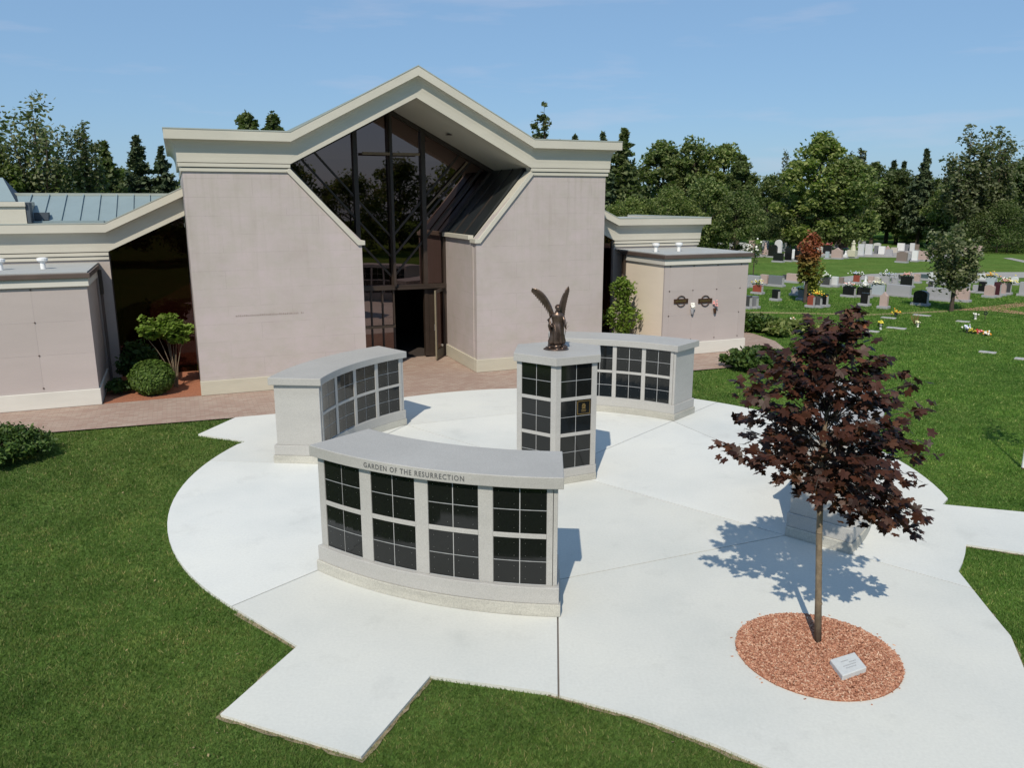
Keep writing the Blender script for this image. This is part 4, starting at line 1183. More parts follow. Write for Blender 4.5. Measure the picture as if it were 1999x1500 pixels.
# drapery swags across the front and over the arm
dr = MB()
for k in range(5):
    dr.tube([(-0.07 + 0.012 * k, -0.075, 0.50 - 0.03 * k), (0.0, -0.112, 0.40 - 0.045 * k), (0.07, -0.098, 0.30 - 0.04 * k), (0.085, -0.06, 0.22 - 0.02 * k)], [0.008, 0.013, 0.011, 0.006], 7)
dr.tube([(-0.11, -0.05, 0.52), (-0.13, -0.05, 0.44), (-0.115, -0.05, 0.36), (-0.10, -0.05, 0.30)], [0.02, 0.026, 0.018, 0.006], 8)
dr.build('drapery', 'bronze', ang, smooth=True)
def wing_of(side, tip, mid, root):
    w = MB(); root, mid, tip = Vector(root), Vector(mid), Vector(tip)
    def curve(t): return root * (1 - t) ** 2 + mid * 2 * t * (1 - t) + tip * t * t
    pts = [curve(i / 10) for i in range(11)]
    w.tube(pts, [0.030, 0.032, 0.031, 0.029, 0.027, 0.024, 0.021, 0.018, 0.015, 0.012, 0.006], 8)
    # three rows of overlapping feathers hanging off the leading edge
    for row, (ln, wd, dy) in enumerate(((0.26, 0.042, 0.014), (0.185, 0.038, 0.004), (0.11, 0.032, -0.008))):
        n = 15
        for i in range(n):
            t = (i + 0.5) / n; p = curve(t); tg = (curve(min(t + .05, 1)) - curve(max(t - .05, 0))).normalized()
            dn = Vector((0.30 * (1 - t) - 0.10 if side < 0 else 0.30 - 0.15 * t, 0.0, -1.0)).normalized()
            dn = (dn + tg * (0.35 * t * t)).normalized() if row == 0 else (dn + tg * (0.2 * t)).normalized()
            L = ln * (1.15 - 0.85 * t ** 1.5)
            a = p + Vector((0, dy, 0)); b = a + dn * L * 0.6; c = a + dn * L
            wv = tg * wd
            w.add([a - wv, a + wv, b + wv * .9, c + wv * .2, c - wv * .2, b - wv * .9,
                   a - wv + Vector((0, .006, 0)), a + wv + Vector((0, .006, 0)), b + wv * .9 + Vector((0, .006, 0)), c + wv * .2 + Vector((0, .003, 0)), c - wv * .2 + Vector((0, .003, 0)), b - wv * .9 + Vector((0, .006, 0))],
                  [(0, 1, 2, 3, 4, 5), (11, 10, 9, 8, 7, 6), (0, 5, 11, 6), (1, 7, 8, 2), (2, 8, 9, 3), (3, 9, 10, 4), (4, 10, 11, 5), (0, 6, 7, 1)])
    return w.build('wing', 'bronze', ang)
wing_of(-1, (-0.42, 0.06, 1.10), (-0.20, 0.05, 1.07), (-0.065, 0.055, 0.62))
wing_of(1, (0.195, 0.10, 1.12), (0.085, 0.08, 0.95), (0.055, 0.055, 0.66))

# ================================================================ MULCH CIRCLE, PLAQUE STONE
MC = Vector((3.44, 8.12, 0)); MR = 0.885
pts = [(MC.x + MR * math.cos(t) * 1.0, MC.y + MR * math.sin(t)) for t in [2 * math.pi * i / 64 for i in range(64)]]
poly_sheet('mulch_circle', pts, 0.012, 'mulch_bed', thick=0.05)
rs = np.random.RandomState(3)
n = 19000
rad = MR * np.sqrt(rs.rand(n)) * 1.0; th = rs.rand(n) * 2 * np.pi
stray = rs.rand(n) < 0.0012; rad[stray] = MR * (1.0 + rs.rand(stray.sum()) * 0.10)
cx, cy = MC.x + rad * np.cos(th), MC.y + rad * np.sin(th); cz = np.where(rad > MR, 0.004, 0.014 + rs.rand(n) * 0.022 * np.clip((MR - rad) / 0.1, 0.2, 1))
L = 0.006 + 0.014 * rs.rand(n) ** 1.5; Wd = 0.0025 + 0.005 * rs.rand(n); H = 0.002 + 0.004 * rs.rand(n)
ya = rs.rand(n) * 2 * np.pi; ti = rs.randn(n) * 0.30
ax = np.stack([np.cos(ya) * np.cos(ti), np.sin(ya) * np.cos(ti), np.sin(ti)], 1)
bx_ = np.stack([-np.sin(ya), np.cos(ya), rs.randn(n) * 0.3], 1); bx_ /= np.linalg.norm(bx_, axis=1)[:, None]
cz3 = np.cross(ax, bx_)
c = np.stack([cx, cy, cz], 1)
V8 = []
for sz in (-1, 1):
    for sx, sy in ((-1, -1), (1, -1), (1, 1), (-1, 1)):
        V8.append(c + ax * (sx * L)[:, None] + bx_ * (sy * Wd)[:, None] + cz3 * (sz * H)[:, None])
V8 = np.stack(V8, 1)
me = bpy.data.meshes.new('wood_chips')
me.from_pydata([tuple(p) for p in V8.reshape(-1, 3)], [], [tuple(8 * i + j for j in f) for i in range(n) for f in ((4, 5, 6, 7), (0, 1, 5, 4), (1, 2, 6, 5), (2, 3, 7, 6), (3, 0, 4, 7))])
tag(link('wood_chips', me, 'mulch_chip'), 'reddish wood chips filling the round bed under the maple', 'mulch', kind='stuff')
ps = empty('memorial_stone', tuple(G(1656, 1298, 0.06))); ps.location.z = 0.02
tag(ps, 'small pale grey memorial stone lying on the red wood chips below the maple', 'memorial stone')
c4 = [G(1620, 1290, .08), G(1645, 1322, .08), G(1692, 1305, .08), G(1668, 1275, .08)]
o3 = Vector((ps.location.x, ps.location.y, 0))
lo = [Vector((p.x, p.y, 0.0)) - o3 for p in c4]; hi = [Vector((p.x, p.y, 0.07)) - o3 for p in c4]
MB().add([tuple(p) for p in lo + hi], [(3, 2, 1, 0), (4, 5, 6, 7), (0, 1, 5, 4), (1, 2, 6, 5), (2, 3, 7, 6), (3, 0, 4, 7)]).build('block', 'stone_plaque', ps, bevel=0.01)
lt = MB(); r_ = random.Random(5)
e1 = (hi[3] - hi[0]); e2 = (hi[1] - hi[0])
for row, (sx, ex) in enumerate(((.28, .52), (.55, .78), (.25, .75), (.30, .70))):
    x = sx
    while x < ex:
        w = r_.uniform(.025, .05)
        a = hi[0] + e1 * x + e2 * (0.28 + 0.13 * row) + Vector((0, 0, .0012))
        lt.add([tuple(a), tuple(a + e1 * w), tuple(a + e1 * w + e2 * .05), tuple(a + e2 * .05)], [(0, 1, 2, 3)])
        x += w + .015
lt.build('worn_lettering', 'letter_grey', ps)
# ================================================================ VEGETATION
def leaf_quads(c, size, rs, up=0.35, droop=0.0, aspect=1.5, nrm=None):
    """c (n,3) centres -> quads (n*4,3) with scattered facing"""
    n = len(c)
    nn = rs.randn(n, 3); nn /= np.linalg.norm(nn, axis=1)[:, None] + 1e-9
    nn[:, 2] = np.abs(nn[:, 2]) + up
    if nrm is not None: nn = nn * 0.6 + nrm * 0.8
    nn /= np.linalg.norm(nn, axis=1)[:, None] + 1e-9
    t = rs.randn(n, 3); t -= (t * nn).sum(1)[:, None] * nn; t /= np.linalg.norm(t, axis=1)[:, None] + 1e-9
    b = np.cross(nn, t)
    s = size * (0.6 + 0.8 * rs.rand(n)); L = (s * aspect / 2)[:, None]; W = (s / 2)[:, None]
    q = np.stack([c - t * L, c + b * W * 0.9 - t * L * 0.1, c + t * L, c - b * W * 0.9 + t * L * 0.1], 1)
    return q.reshape(-1, 3)
def tree_mesh(seed, h, w, kind, n, leaf, trunk_frac=0.18, sparse=0.0):
    """returns (crown mesh, trunk MB) for a tree of height h and crown width w standing at the origin"""
    rs = np.random.RandomState(seed); rg_ = random.Random(seed)
    tb = MB(); cen = []
    z0 = h * trunk_frac
    if kind == 'conifer':
        lv = int(h / 0.24); pts = []
        for i in range(lv):
            t = i / lv; z = z0 + (h - z0) * t; R = w / 2 * (1 - t) ** 0.92 * (0.94 + 0.12 * rs.rand()) + 0.05
            nb = max(3, int(7 * (1 - t) + 3))
            for k in range(nb):
                a = rs.rand() * 6.283; rr = R * (0.75 + 0.70 * rs.rand())
                m = max(2, int(n / (lv * 6.5)))
                s = rs.rand(m) ** 0.7
                px = s * rr * np.cos(a) + rs.randn(m) * 0.10 * rr; py = s * rr * np.sin(a) + rs.randn(m) * 0.10 * rr
                pz = z - 0.16 * s * rr + 0.12 * (s ** 3) * rr + rs.randn(m) * 0.07
                pts.append(np.stack([px, py, pz], 1))
        pts.append(np.stack([rs.randn(14) * 0.05, rs.randn(14) * 0.05, h - rs.rand(14) * 0.7], 1))
        c = np.concatenate(pts)
        tb.tube([(0, 0, 0), (0, 0, h * .5), (0, 0, h * .97)], [h * 0.018 + .05, h * 0.011 + .03, 0.02], 7)
        return np_mesh('crown', leaf_quads(c, leaf, rs, 0.2, aspect=1.9), 4), tb
    if kind in ('poplar', 'open'):
        # several rising leaders, each set with small separate clumps
        nl = 7 if kind == 'poplar' else 6
        tb.tube([(0, 0, 0), (0, 0, h * .3), (0.01 * h, 0, h * .55), (0, 0.01 * h, h * .9)], [h * .02 + .03, h * .016 + .02, h * .01 + .01, .01], 7)
        tips = [(0.0, 0.0, h)] + [(w * .5 * rs.uniform(.35, .95) * math.cos(i * 2.399 + seed), w * .5 * rs.uniform(.35, .95) * math.sin(i * 2.399 + seed), h * rs.uniform(.62, .95)) for i in range(nl)]
        for ti_, (tx, ty, tz) in enumerate(tips):
            zs0 = z0 + (h * .30 - z0) * rs.rand() if ti_ else z0
            P0 = np.array([0, 0, max(zs0, h * .12)]); P2 = np.array([tx, ty, tz]); P1 = np.array([tx * .75, ty * .75, (P0[2] + tz) * .45])
            bez = lambda t: P0 * (1 - t) ** 2 + P1 * 2 * t * (1 - t) + P2 * t * t
            tb.tube([tuple(bez(t)) for t in (0, .25, .5, .75, 1)], [h * .008 + .012, h * .006 + .01, h * .005 + .008, h * .003 + .005, .004], 5)
            for k in range(22):
                t = 0.15 + 0.85 * (k + rs.rand()) / 22; p = bez(min(t, 1.0)); sp_ = w * (.20 if kind == 'poplar' else .17) * (1.15 - .75 * t)
                a_ = rs.rand() * 6.283; q = p + np.array([sp_ * math.cos(a_), sp_ * math.sin(a_), rs.randn() * .02 * h])
                tb.tube([tuple(p - np.array([0, 0, .02 * h])), tuple(q)], [.012, .005], 4)
                m = int(n / (len(tips) * 22) * rs.uniform(.3, 1.7)); cr = w * (.075 if kind == 'poplar' else .085) * rs.uniform(.7, 1.5)
                d = rs.randn(m, 3); d /= np.linalg.norm(d, axis=1)[:, None]
                cen.append(q + rs.randn(m, 3) * cr * 0.62 * np.array([1, 1, 1.3]))
        return np_mesh('crown', leaf_quads(np.concatenate(cen), leaf, rs, 0.35), 4), tb
    # broadleaf: leader, limbs, clumps at limb ends and along them
    lean = (rs.rand(2) - 0.5) * 0.06 * h
    def leader(t): return np.array([lean[0] * t * t, lean[1] * t * t, h * t])
    tb.tube([tuple(leader(t)) for t in (0, .15, .35, .6, .85, .97)], [h * 0.022 + .03, h * .017 + .02, h * .013 + .015, h * .008 + .01, h * .004 + .006, 0.006], 7)
    if kind == 'round': prof = lambda t: math.sin(math.pi * min(1, max(0, (t - 0.0)) ** 0.8 * 0.93 + 0.07)) ** 0.65
    elif kind == 'poplar': prof = lambda t: (0.45 + 0.55 * math.sin(math.pi * t ** 0.75)) * (1 - t ** 4)
    elif kind == 'column': prof = lambda t: math.sin(math.pi * (0.12 + 0.86 * t)) ** 0.5
    else: prof = lambda t: (1 - t) ** 0.6 * (0.7 + 0.3 * math.sin(6 * t))
    ncl = 46 if kind == 'round' else 34
    ncl = int(ncl * (1.5 + h / 14))
    for i in range(ncl):
        t = rs.rand() ** 0.9; z = z0 + (h * 0.97 - z0) * t
        R = w / 2 * prof(t) * (0.35 + 0.75 * rs.rand() ** 0.5)
        a = i * 2.399 + rs.rand() * 0.8
        p = leader(z / h) + np.array([R * math.cos(a), R * math.sin(a), 0.0])
        p[2] = z
        st = leader(max(0.1, z / h - 0.12 - 0.10 * rs.rand()))
        mid = (st + p) / 2 + np.array([0, 0, 0.06 * R])
        if i % 2 == 0: tb.tube([tuple(st), tuple(mid), tuple(p)], [h * 0.0045 + .008, h * .003 + .005, 0.004], 5)
        cr = (0.07 + 0.12 * rs.rand() ** 1.5) * w
        m = int(n / ncl * (0.6 + 0.8 * rs.rand()))
        d = rs.randn(m, 3); d /= np.linalg.norm(d, axis=1)[:, None]
        rr = cr * (0.35 + 0.75 * rs.rand(m) ** (0.6 if not sparse else 1.0))
        q = p + d * rr[:, None] * np.array([1.0, 1.0, 0.72 if kind != 'poplar' else 1.25])
        cen.append(q)
        # a few leaves back along the limb
        m2 = max(2, m // 8); s = rs.rand(m2)[:, None]
        cen.append(st + (p - st) * (0.35 + 0.65 * s) + rs.randn(m2, 3) * cr * 0.3)
    c = np.concatenate(cen); c = c[c[:, 2] > z0 * 0.7]
    # ragged shoots at the top
    k = 40; a = rs.rand(k) * 6.28; rr_ = w * 0.22 * rs.rand(k)
    top = leader(0.93); c = np.concatenate([c, np.stack([top[0] + rr_ * np.cos(a), top[1] + rr_ * np.sin(a), h * (0.88 + 0.13 * rs.rand(k) * (1 - rr_ / w))], 1)])
    return np_mesh('crown', leaf_quads(c, leaf, rs, 0.35), 4), tb
TREE_LIB = {}
def tree(kind, variant, px, base_y, top_y, wpx, leafmat, label, name, lseed=0, n=None, group=None, xy=None, h=None, w=None, dens=1.0, bark='bark_dark', sparse=0.0, trunk_frac=0.18, leaf=None):
    if xy is None:
        p = G(px, base_y); h = ZAT(p, px, top_y); d = math.hypot(p.x, p.y)
        w = wpx / FPX * d * 0.98
    else: p = Vector((xy[0], xy[1], 0)); d = math.hypot(*xy)
    ratio = round(w / h, 1)
    key = (kind, variant, ratio, sparse, trunk_frac)
    H0 = 10.0
    if key not in TREE_LIB:
        nn = int((n or {'conifer': 6000, 'round': 9800, 'poplar': 5200, 'column': 3500, 'open': 3600}[kind]) * dens)
        lf = leaf or {'conifer': 0.27, 'round': 0.235, 'poplar': 0.20, 'column': 0.28, 'open': 0.20}[kind]
        cm, tb = tree_mesh(100 + variant * 7 + int(ratio * 10), H0, H0 * ratio, kind, nn, lf, trunk_frac, sparse)
        me = bpy.data.meshes.new('trunk'); me.from_pydata(tb.v, [], tb.f)
        TREE_LIB[key] = (cm, me)
    cm0, tm = TREE_LIB[key]
    mk = key + (leafmat,)
    if mk not in TREE_LIB:
        c2 = cm0.copy(); c2.materials.clear(); c2.materials.append(MATS[leafmat]); TREE_LIB[mk] = c2
    r = empty(name, (p.x, p.y, -0.05), random.Random(px * 3 + lseed).uniform(0, 6.28)); tag(r, label, 'tree', group)
    s = h / H0; r.scale = (s * (w / h) / ratio, s * (w / h) / ratio, s)
    o = bpy.data.objects.new('trunk', tm); COL.objects.link(o); o.parent = r
    if not tm.materials: tm.materials.append(MATS[bark])
    o2 = bpy.data.objects.new('crown', TREE_LIB[mk]); COL.objects.link(o2); o2.parent = r
    return r
FG = 'trees along the edge of the cemetery'
T = lambda *a, **k: tree(*a, **k)
# behind the left wing
T('poplar', 1, 100, 505, 196, 150, 'leaf_poplar', 'tall open pale-green tree rising highest above the left wing roof', 'poplar_tree', sparse=0.25, dens=1.35, group=FG)
T('round', 1, 8, 510, 292, 110, 'leaf_bright', 'leafy bright green tree cut off by the left edge above the wing roof', 'broadleaf_tree', group=FG)
T('poplar', 2, 192, 500, 238, 64, 'leaf_poplar', 'narrow open pale-green tree between the tall tree and the spruces on the left', 'poplar_tree', sparse=0.2, group=FG)
T('conifer', 1, 226, 490, 274, 80, 'leaf_dark', 'pointed dark tree left of the tallest spruce beside the chapel', 'spruce_tree', group=FG)
T('conifer', 2, 287, 485, 264, 86, 'leaf_spruce', 'dark pointed spruce standing free in the sky left of the chapel', 'spruce_tree', group=FG)
T('conifer', 3, 332, 485, 284, 70, 'leaf_spruce', 'dark spruce half hidden by the left corner of the chapel cornice', 'spruce_tree', group=FG)
T('round', 2, 60, 490, 335, 120, 'leaf_oak', 'low rounded tree at the foot of the tall pale tree on the left', 'broadleaf_tree', group=FG)
T('round', 3, 160, 488, 325, 120, 'leaf_dark', 'low dark tree behind the middle of the blue metal roof', 'broadleaf_tree', group=FG)
T('round', 1, 255, 480, 330, 110, 'leaf_dark', 'low dark tree under the two spruces behind the blue roof', 'broadleaf_tree', group=FG)
# peeping over the chapel roof
T('round', 2, 498, 478, 216, 66, 'leaf_oak', 'green tree top peeping over the left shoulder of the chapel roof', 'broadleaf_tree', group=FG)
T('round', 3, 548, 478, 216, 50, 'leaf_dark', 'small tree top touching the gable slope over the left shoulder of the roof', 'broadleaf_tree', group=FG)
T('poplar', 3, 1060, 485, 207, 66, 'leaf_poplar', 'thin pale tree top standing alone over the right shoulder of the chapel roof', 'poplar_tree', sparse=0.3, group=FG)
T('conifer', 4, 1119, 478, 263, 22, 'leaf_spruce', 'tiny dark spruce tip over the right shoulder of the chapel roof', 'spruce_tree', group=FG)
# right of the chapel
T('conifer', 1, 1172, 476, 258, 60, 'leaf_spruce', 'dark spruce directly behind the right end of the chapel cornice', 'spruce_tree', group=FG)
T('conifer', 2, 1212, 474, 249, 108, 'leaf_dark', 'tallest dark spruce just right of the chapel cornice', 'spruce_tree', dens=1.2, group=FG)
T('round', 1, 1290, 472, 272, 104, 'leaf_dark', 'dense dark green tree, first of the broad group right of the chapel spruce', 'broadleaf_tree', group=FG)
T('round', 2, 1345, 473, 268, 112, 'leaf_oak', 'dense green tree in the middle of the broad group above the right wing', 'broadleaf_tree', group=FG)
T('round', 3, 1402, 474, 280, 104, 'leaf_bright', 'bushy brighter green tree at the right of the broad group above the right wing', 'broadleaf_tree', group=FG)
T('round', 1, 1440, 478, 300, 62, 'leaf_oak', 'narrow green tree at the right shoulder of the broad group above the right wing', 'broadleaf_tree', group=FG)
T('round', 4, 1225, 500, 385, 120, 'leaf_bright', 'low yellow-green tree against the right side of the chapel above the wing', 'broadleaf_tree', trunk_frac=0.05, group=FG)
T('round', 5, 1300, 500, 372, 130, 'leaf_bright', 'low yellow-green tree above the middle of the right wing cornice', 'broadleaf_tree', trunk_frac=0.05, group=FG)
T('round', 4, 1372, 498, 350, 120, 'leaf_oak', 'rounded tree above the right end of the right wing cornice', 'broadleaf_tree', trunk_frac=0.08, group=FG)
T('round', 5, 1432, 500, 372, 100, 'leaf_oak', 'tree with low boughs just right of the crypt block roof', 'broadleaf_tree', trunk_frac=0.12, group=FG)
T('round', 2, 1492, 482, 342, 88, 'leaf_oak', 'lower green tree in the dip of the tree line, right of the broad group', 'broadleaf_tree', group=FG)
T('round', 3, 1530, 490, 388, 90, 'leaf_dark', 'dark low tree over the far black headstones', 'broadleaf_tree', trunk_frac=0.12, group=FG)
T('poplar', 1, 1525, 480, 298, 44, 'leaf_poplar', 'thin pale tree top left of the big maple', 'poplar_tree', sparse=0.3, group=FG)
T('round', 5, 1592, 492, 262, 132, 'leaf_bright', 'big bright green tree standing highest behind the small red tree', 'broadleaf_tree', dens=1.3, trunk_frac=0.1, group=FG)
T('round', 4, 1640, 494, 300, 112, 'leaf_oak', 'full green tree filling the right half of the big clump behind the small red tree', 'broadleaf_tree', dens=1.2, trunk_frac=0.1, group=FG)
T('poplar', 2, 1665, 482, 288, 40, 'leaf_poplar', 'short pale tree top at the right shoulder of the big clump', 'poplar_tree', group=FG)
T('round', 1, 1700, 476, 318, 80, 'leaf_dark', 'dark tree right of the big clump, behind the white headstones', 'broadleaf_tree', group=FG)
T('conifer', 3, 1729, 474, 312, 34, 'leaf_spruce', 'small pointed spruce tip, first of the pair right of the big clump', 'spruce_tree', group=FG)
T('conifer', 4, 1749, 474, 314, 30, 'leaf_spruce', 'small pointed spruce tip, second of the pair right of the big clump', 'spruce_tree', group=FG)
T('round', 2, 1748, 476, 330, 96, 'leaf_dark', 'dark tree between the big clump and the tall spruce', 'broadleaf_tree', group=FG)
T('conifer', 2, 1789, 480, 289, 58, 'leaf_spruce', 'tall almost black spruce standing above the dark trees on the right', 'spruce_tree', group=FG)
T('round', 3, 1810, 478, 345, 90, 'leaf_oak', 'tree between the black spruce and the two tall poplars', 'broadleaf_tree', group=FG)
T('poplar', 1, 1868, 490, 246, 90, 'leaf_poplar', 'tall airy poplar, left of the two on the right', 'poplar_tree', sparse=0.3, dens=1.0, group=FG)
T('poplar', 3, 1925, 490, 247, 78, 'leaf_poplar', 'tall airy poplar, right of the two on the right', 'poplar_tree', sparse=0.3, dens=1.0, group=FG)
T('round', 4, 1880, 484, 345, 130, 'leaf_oak', 'bushy tree at the foot of the two tall poplars', 'broadleaf_tree', dens=1.1, trunk_frac=0.08, group=FG)
T('round', 5, 1982, 484, 306, 124, 'leaf_dark', 'dark rounded tree cut by the right edge of the photo', 'broadleaf_tree', dens=1.2, trunk_frac=0.08, group=FG)
T('round', 1, 1945, 492, 400, 130, 'leaf_oak', 'low tree in front of the dark rounded one at the right edge', 'broadleaf_tree', trunk_frac=0.05, group=FG)
T('round', 2, 1780, 478, 428, 62, 'leaf_bright', 'small yellow-green tree lit in front of the black gap on the right', 'broadleaf_tree', trunk_frac=0.1, group=FG)
T('round', 3, 1965, 492, 434, 86, 'leaf_juniper', 'rounded bush standing on the far lawn at the right edge', 'broadleaf_tree', trunk_frac=0.02, group=FG)
T('open', 1, 1857, 607, 434, 96, 'leaf_poplar', 'young tree with sparse grey-green leaves standing among the headstones on the right', 'young_tree', sparse=0.5, dens=1.0, trunk_frac=0.22, bark='bark_dark', leaf=0.30)
T('open', 2, 1571, 590, 452, 44, 'leaf_turning', 'small slender tree with red autumn leaves on top, among the headstones', 'young_tree', sparse=0.5, dens=0.7, trunk_frac=0.30, leaf=0.36)
T('open', 3, 1584, 590, 508, 36, 'leaf_yellow', 'small yellow-green sapling at the foot of the red-leaved tree', 'young_tree', sparse=0.6, dens=0.5, trunk_frac=0.25, leaf=0.40)
# closed wood behind: one dark mass that nobody could count
rs = np.random.RandomState(77)
cs = []
for i in range(420):
    px = -150 + 2350 * rs.rand(); y = 468 - 6 * rs.rand(); p = G(px, y); d = p.length
    hmax = ZAT(p, px, 350 + 30 * rs.rand())
    c = np.array([p.x, p.y, hmax * (0.15 + 0.75 * rs.rand())]); m = 95
    q = rs.randn(m, 3); q /= np.linalg.norm(q, axis=1)[:, None]
    cs.append(c + q * (2.4 * rs.rand(m) ** 0.5)[:, None] * np.array([1.2, 1.0, 1.0]))
wd = link('far_wood', np_mesh('far_wood', leaf_quads(np.concatenate(cs), 0.62, rs, 0.3), 4), 'leaf_dark')
tag(wd, 'dark wood closing the view behind the cemetery trees', 'wood', kind='stuff')
# trees behind the photographer, seen only as reflections in the glass and black granite
for i, (u, v, h, w, k, mt) in enumerate(((2, -47, 8.0, 8, 'round', 'leaf_oak'), (9, -52, 9.2, 8, 'round', 'leaf_dark'), (15, -50, 7.2, 8, 'round', 'leaf_oak'), (21, -54, 8.8, 8, 'round', 'leaf_dark'), (27, -50, 9.8, 8, 'round', 'leaf_oak'),
                                    (-6, -45, 8.6, 8, 'round', 'leaf_dark'), (-14, -44, 8.0, 8, 'round', 'leaf_oak'), (34, -52, 10, 8, 'round', 'leaf_dark'), (-22, -40, 9.0, 8, 'round', 'leaf_oak'), (42, -50, 10.5, 9, 'round', 'leaf_dark'))):
    p = L2W(u, v)
    tree(k, 1 + i % 3, i * 31, 0, 0, 0, mt, ('first', 'second', 'third', 'fourth', 'fifth', 'sixth', 'seventh', 'eighth', 'ninth', 'tenth')[i] + ' tree behind the photographer, showing only as a reflection in the dark glass', 'broadleaf_tree', xy=(p.x, p.y), h=h, w=w, trunk_frac=0.08, group='trees behind the photographer')

# ---------------- shrubs
def shrub(name, loc, rx, ry, h, n, leaf, mat, label, seed, shape='ball', zc=None, cat='shrub', spray=0.0):
    rs = np.random.RandomState(seed); r = empty(name, loc); tag(r, label, cat)
    d = rs.randn(n, 3); d /= np.linalg.norm(d, axis=1)[:, None]; d[:, 2] = np.abs(d[:, 2]) if shape != 'ball' else d[:, 2]
    if shape == 'ball':
        rr = 1 - 0.16 * rs.rand(n) ** 1.5 + 0.02 * rs.randn(n)
        ang = np.arctan2(d[:, 1], d[:, 0]); rr *= 1 + 0.045 * np.sin(4 * ang + 4 * d[:, 2]) * np.sin(5 * d[:, 2] + 1) + 0.03 * np.sin(9 * ang + 7 * d[:, 2])
        c = d * rr[:, None] * np.array([rx, ry, h / 2]) + np.array([0, 0, h / 2])
        c[:, 2] = np.maximum(c[:, 2], 0.02)
        nr = d
    else:
        k = 60; ang0 = rs.rand(k) * 6.283; R0 = np.sqrt(rs.rand(k)); ci = rs.randint(0, k, n)
        cx = rx * R0[ci] * np.cos(ang0[ci]); cy = ry * R0[ci] * np.sin(ang0[ci]); czz = h * (1 - 0.55 * R0[ci] ** 2) * (0.4 + 0.6 * rs.rand(n))
        s = spray * rs.rand(n)
        c = np.stack([cx + s * np.cos(ang0[ci]) * 0.6 + rs.randn(n) * rx * 0.09, cy + s * np.sin(ang0[ci]) * 0.6 + rs.randn(n) * ry * 0.09, czz + s * 0.25], 1)
        c[:, 2] = np.maximum(c[:, 2], 0.03)
        nr = None
    link('foliage', np_mesh('foliage', leaf_quads(c, leaf, rs, 0.25, nrm=nr, aspect=1.7), 4), mat, r)
    tw = MB(); rg_ = random.Random(seed)
    for i in range(9):
        a = rg_.uniform(0, 6.28); f = rg_.uniform(.3, .8)
        tw.tube([(0.02 * math.cos(a), 0.02 * math.sin(a), 0), (rx * f * .5 * math.cos(a), ry * f * .5 * math.sin(a), h * .4), (rx * f * math.cos(a), ry * f * math.sin(a), h * .75)], [0.02, 0.013, 0.005], 5)
    tw.build('stems', 'bark_dark', r)
    return r
pbx = L2W(-1.18, 0.62); shrub('boxwood', (pbx.x, pbx.y, 0), 0.54, 0.54, 0.92, 9000, 0.045, 'leaf_box', 'clipped round boxwood ball in the mulch bed left of the chapel', 1)
# the lime-green shrub behind it: bare stems and a flat leafy top
pv = L2W(-0.62, 1.25); vb = empty('viburnum', (pv.x, pv.y, 0), YAW); tag(vb, 'light green shrub with bare forked stems between the boxwood and the chapel wall', 'shrub')
rs = np.random.RandomState(12); st = MB(); cs = []; rg_ = random.Random(3)
for i in range(16):
    a = rg_.uniform(0, 6.28); R = rg_.uniform(.25, .92); tx, ty = R * math.cos(a) * 0.95 - 0.02, R * math.sin(a) * .6; tz = 1.60 + rg_.uniform(-.28, .34) - 0.12 * R
    if i % 2 == 0: st.tube([(0.04 * math.cos(a), 0.04 * math.sin(a), 0), (tx * .22, ty * .22, .6), (tx * .55, ty * .55, 1.1), (tx, ty, tz)], [.018, .013, .009, .004], 6)
    for j in range(3):
        q = (tx + rg_.uniform(-.2, .2), ty + rg_.uniform(-.2, .2), tz + rg_.uniform(-.18, .12)); m = 42
        d = rs.randn(m, 3); d /= np.linalg.norm(d, axis=1)[:, None]
        cs.append(np.array(q) + d * 0.16 * np.array([1.1, 1.1, .6]))
st.build('stems', 'bark_grey', vb)
link('foliage', np_mesh('foliage', leaf_quads(np.concatenate(cs), 0.10, rs, 0.9, aspect=1.25), 4), 'leaf_lime', vb)
pj = G(14, 896); shrub('juniper', (pj.x - .40, pj.y, -.04), 0.86, 0.75, 0.58, 11000, 0.05, 'leaf_juniper', 'spreading dark juniper on the lawn at the left edge of the photo', 5, 'spread', spray=0.5)
pj = G(1484, 722); shrub('juniper', (pj.x, pj.y + .3, -.04), 0.78, 0.7, 0.58, 7000, 0.10, 'leaf_juniper', 'spreading green juniper right of the brick path, behind the maple leaves', 6, 'spread', spray=0.45)
pj = G(1478, 645); shrub('juniper', (pj.x, pj.y + .3, -.04), 0.9, 0.8, 0.55, 5000, 0.12, 'leaf_juniper', 'low juniper behind the right crypt block, nearer the wall', 7, 'spread', spray=0.45)
pj = G(1540, 655); shrub('juniper', (pj.x + .2, pj.y + .3, -.04), 0.9, 0.8, 0.5, 5000, 0.12, 'leaf_bright', 'low bright juniper right of the one behind the right crypt block', 8, 'spread', spray=0.45)
pj = G(1600, 690); shrub('juniper', (pj.x, pj.y + .3, -.04), 0.6, 0.55, 0.4, 3500, 0.11, 'leaf_juniper', 'small juniper seen only through the middle of the maple crown', 9, 'spread', spray=0.4)
ps_ = L2W(13.3, 1.35); r_s = empty('leafy_shrub', (ps_.x, ps_.y, 0), 0); tag(r_s, 'tall loose green shrub standing against the cream side of the right crypt block', 'shrub')
rs = np.random.RandomState(31); n = 2000; zz = rs.rand(n) ** 0.9 * 2.35; Rr = 0.36 * np.sin(np.pi * (0.16 + 0.80 * zz / 2.55)) ** 0.9 * (0.25 + 1.05 * rs.rand(n) ** .7) * (1 + .35 * np.sin(zz * 6 + 1.3)); aa = rs.rand(n) * 6.283
link('foliage', np_mesh('foliage', leaf_quads(np.stack([Rr * np.cos(aa) * (1 + .2 * np.sin(zz * 7)), Rr * np.sin(aa), zz + 0.08], 1) + rs.randn(n, 3) * .05, 0.095, rs, .4), 4), 'leaf_lime', r_s)
sm = MB()
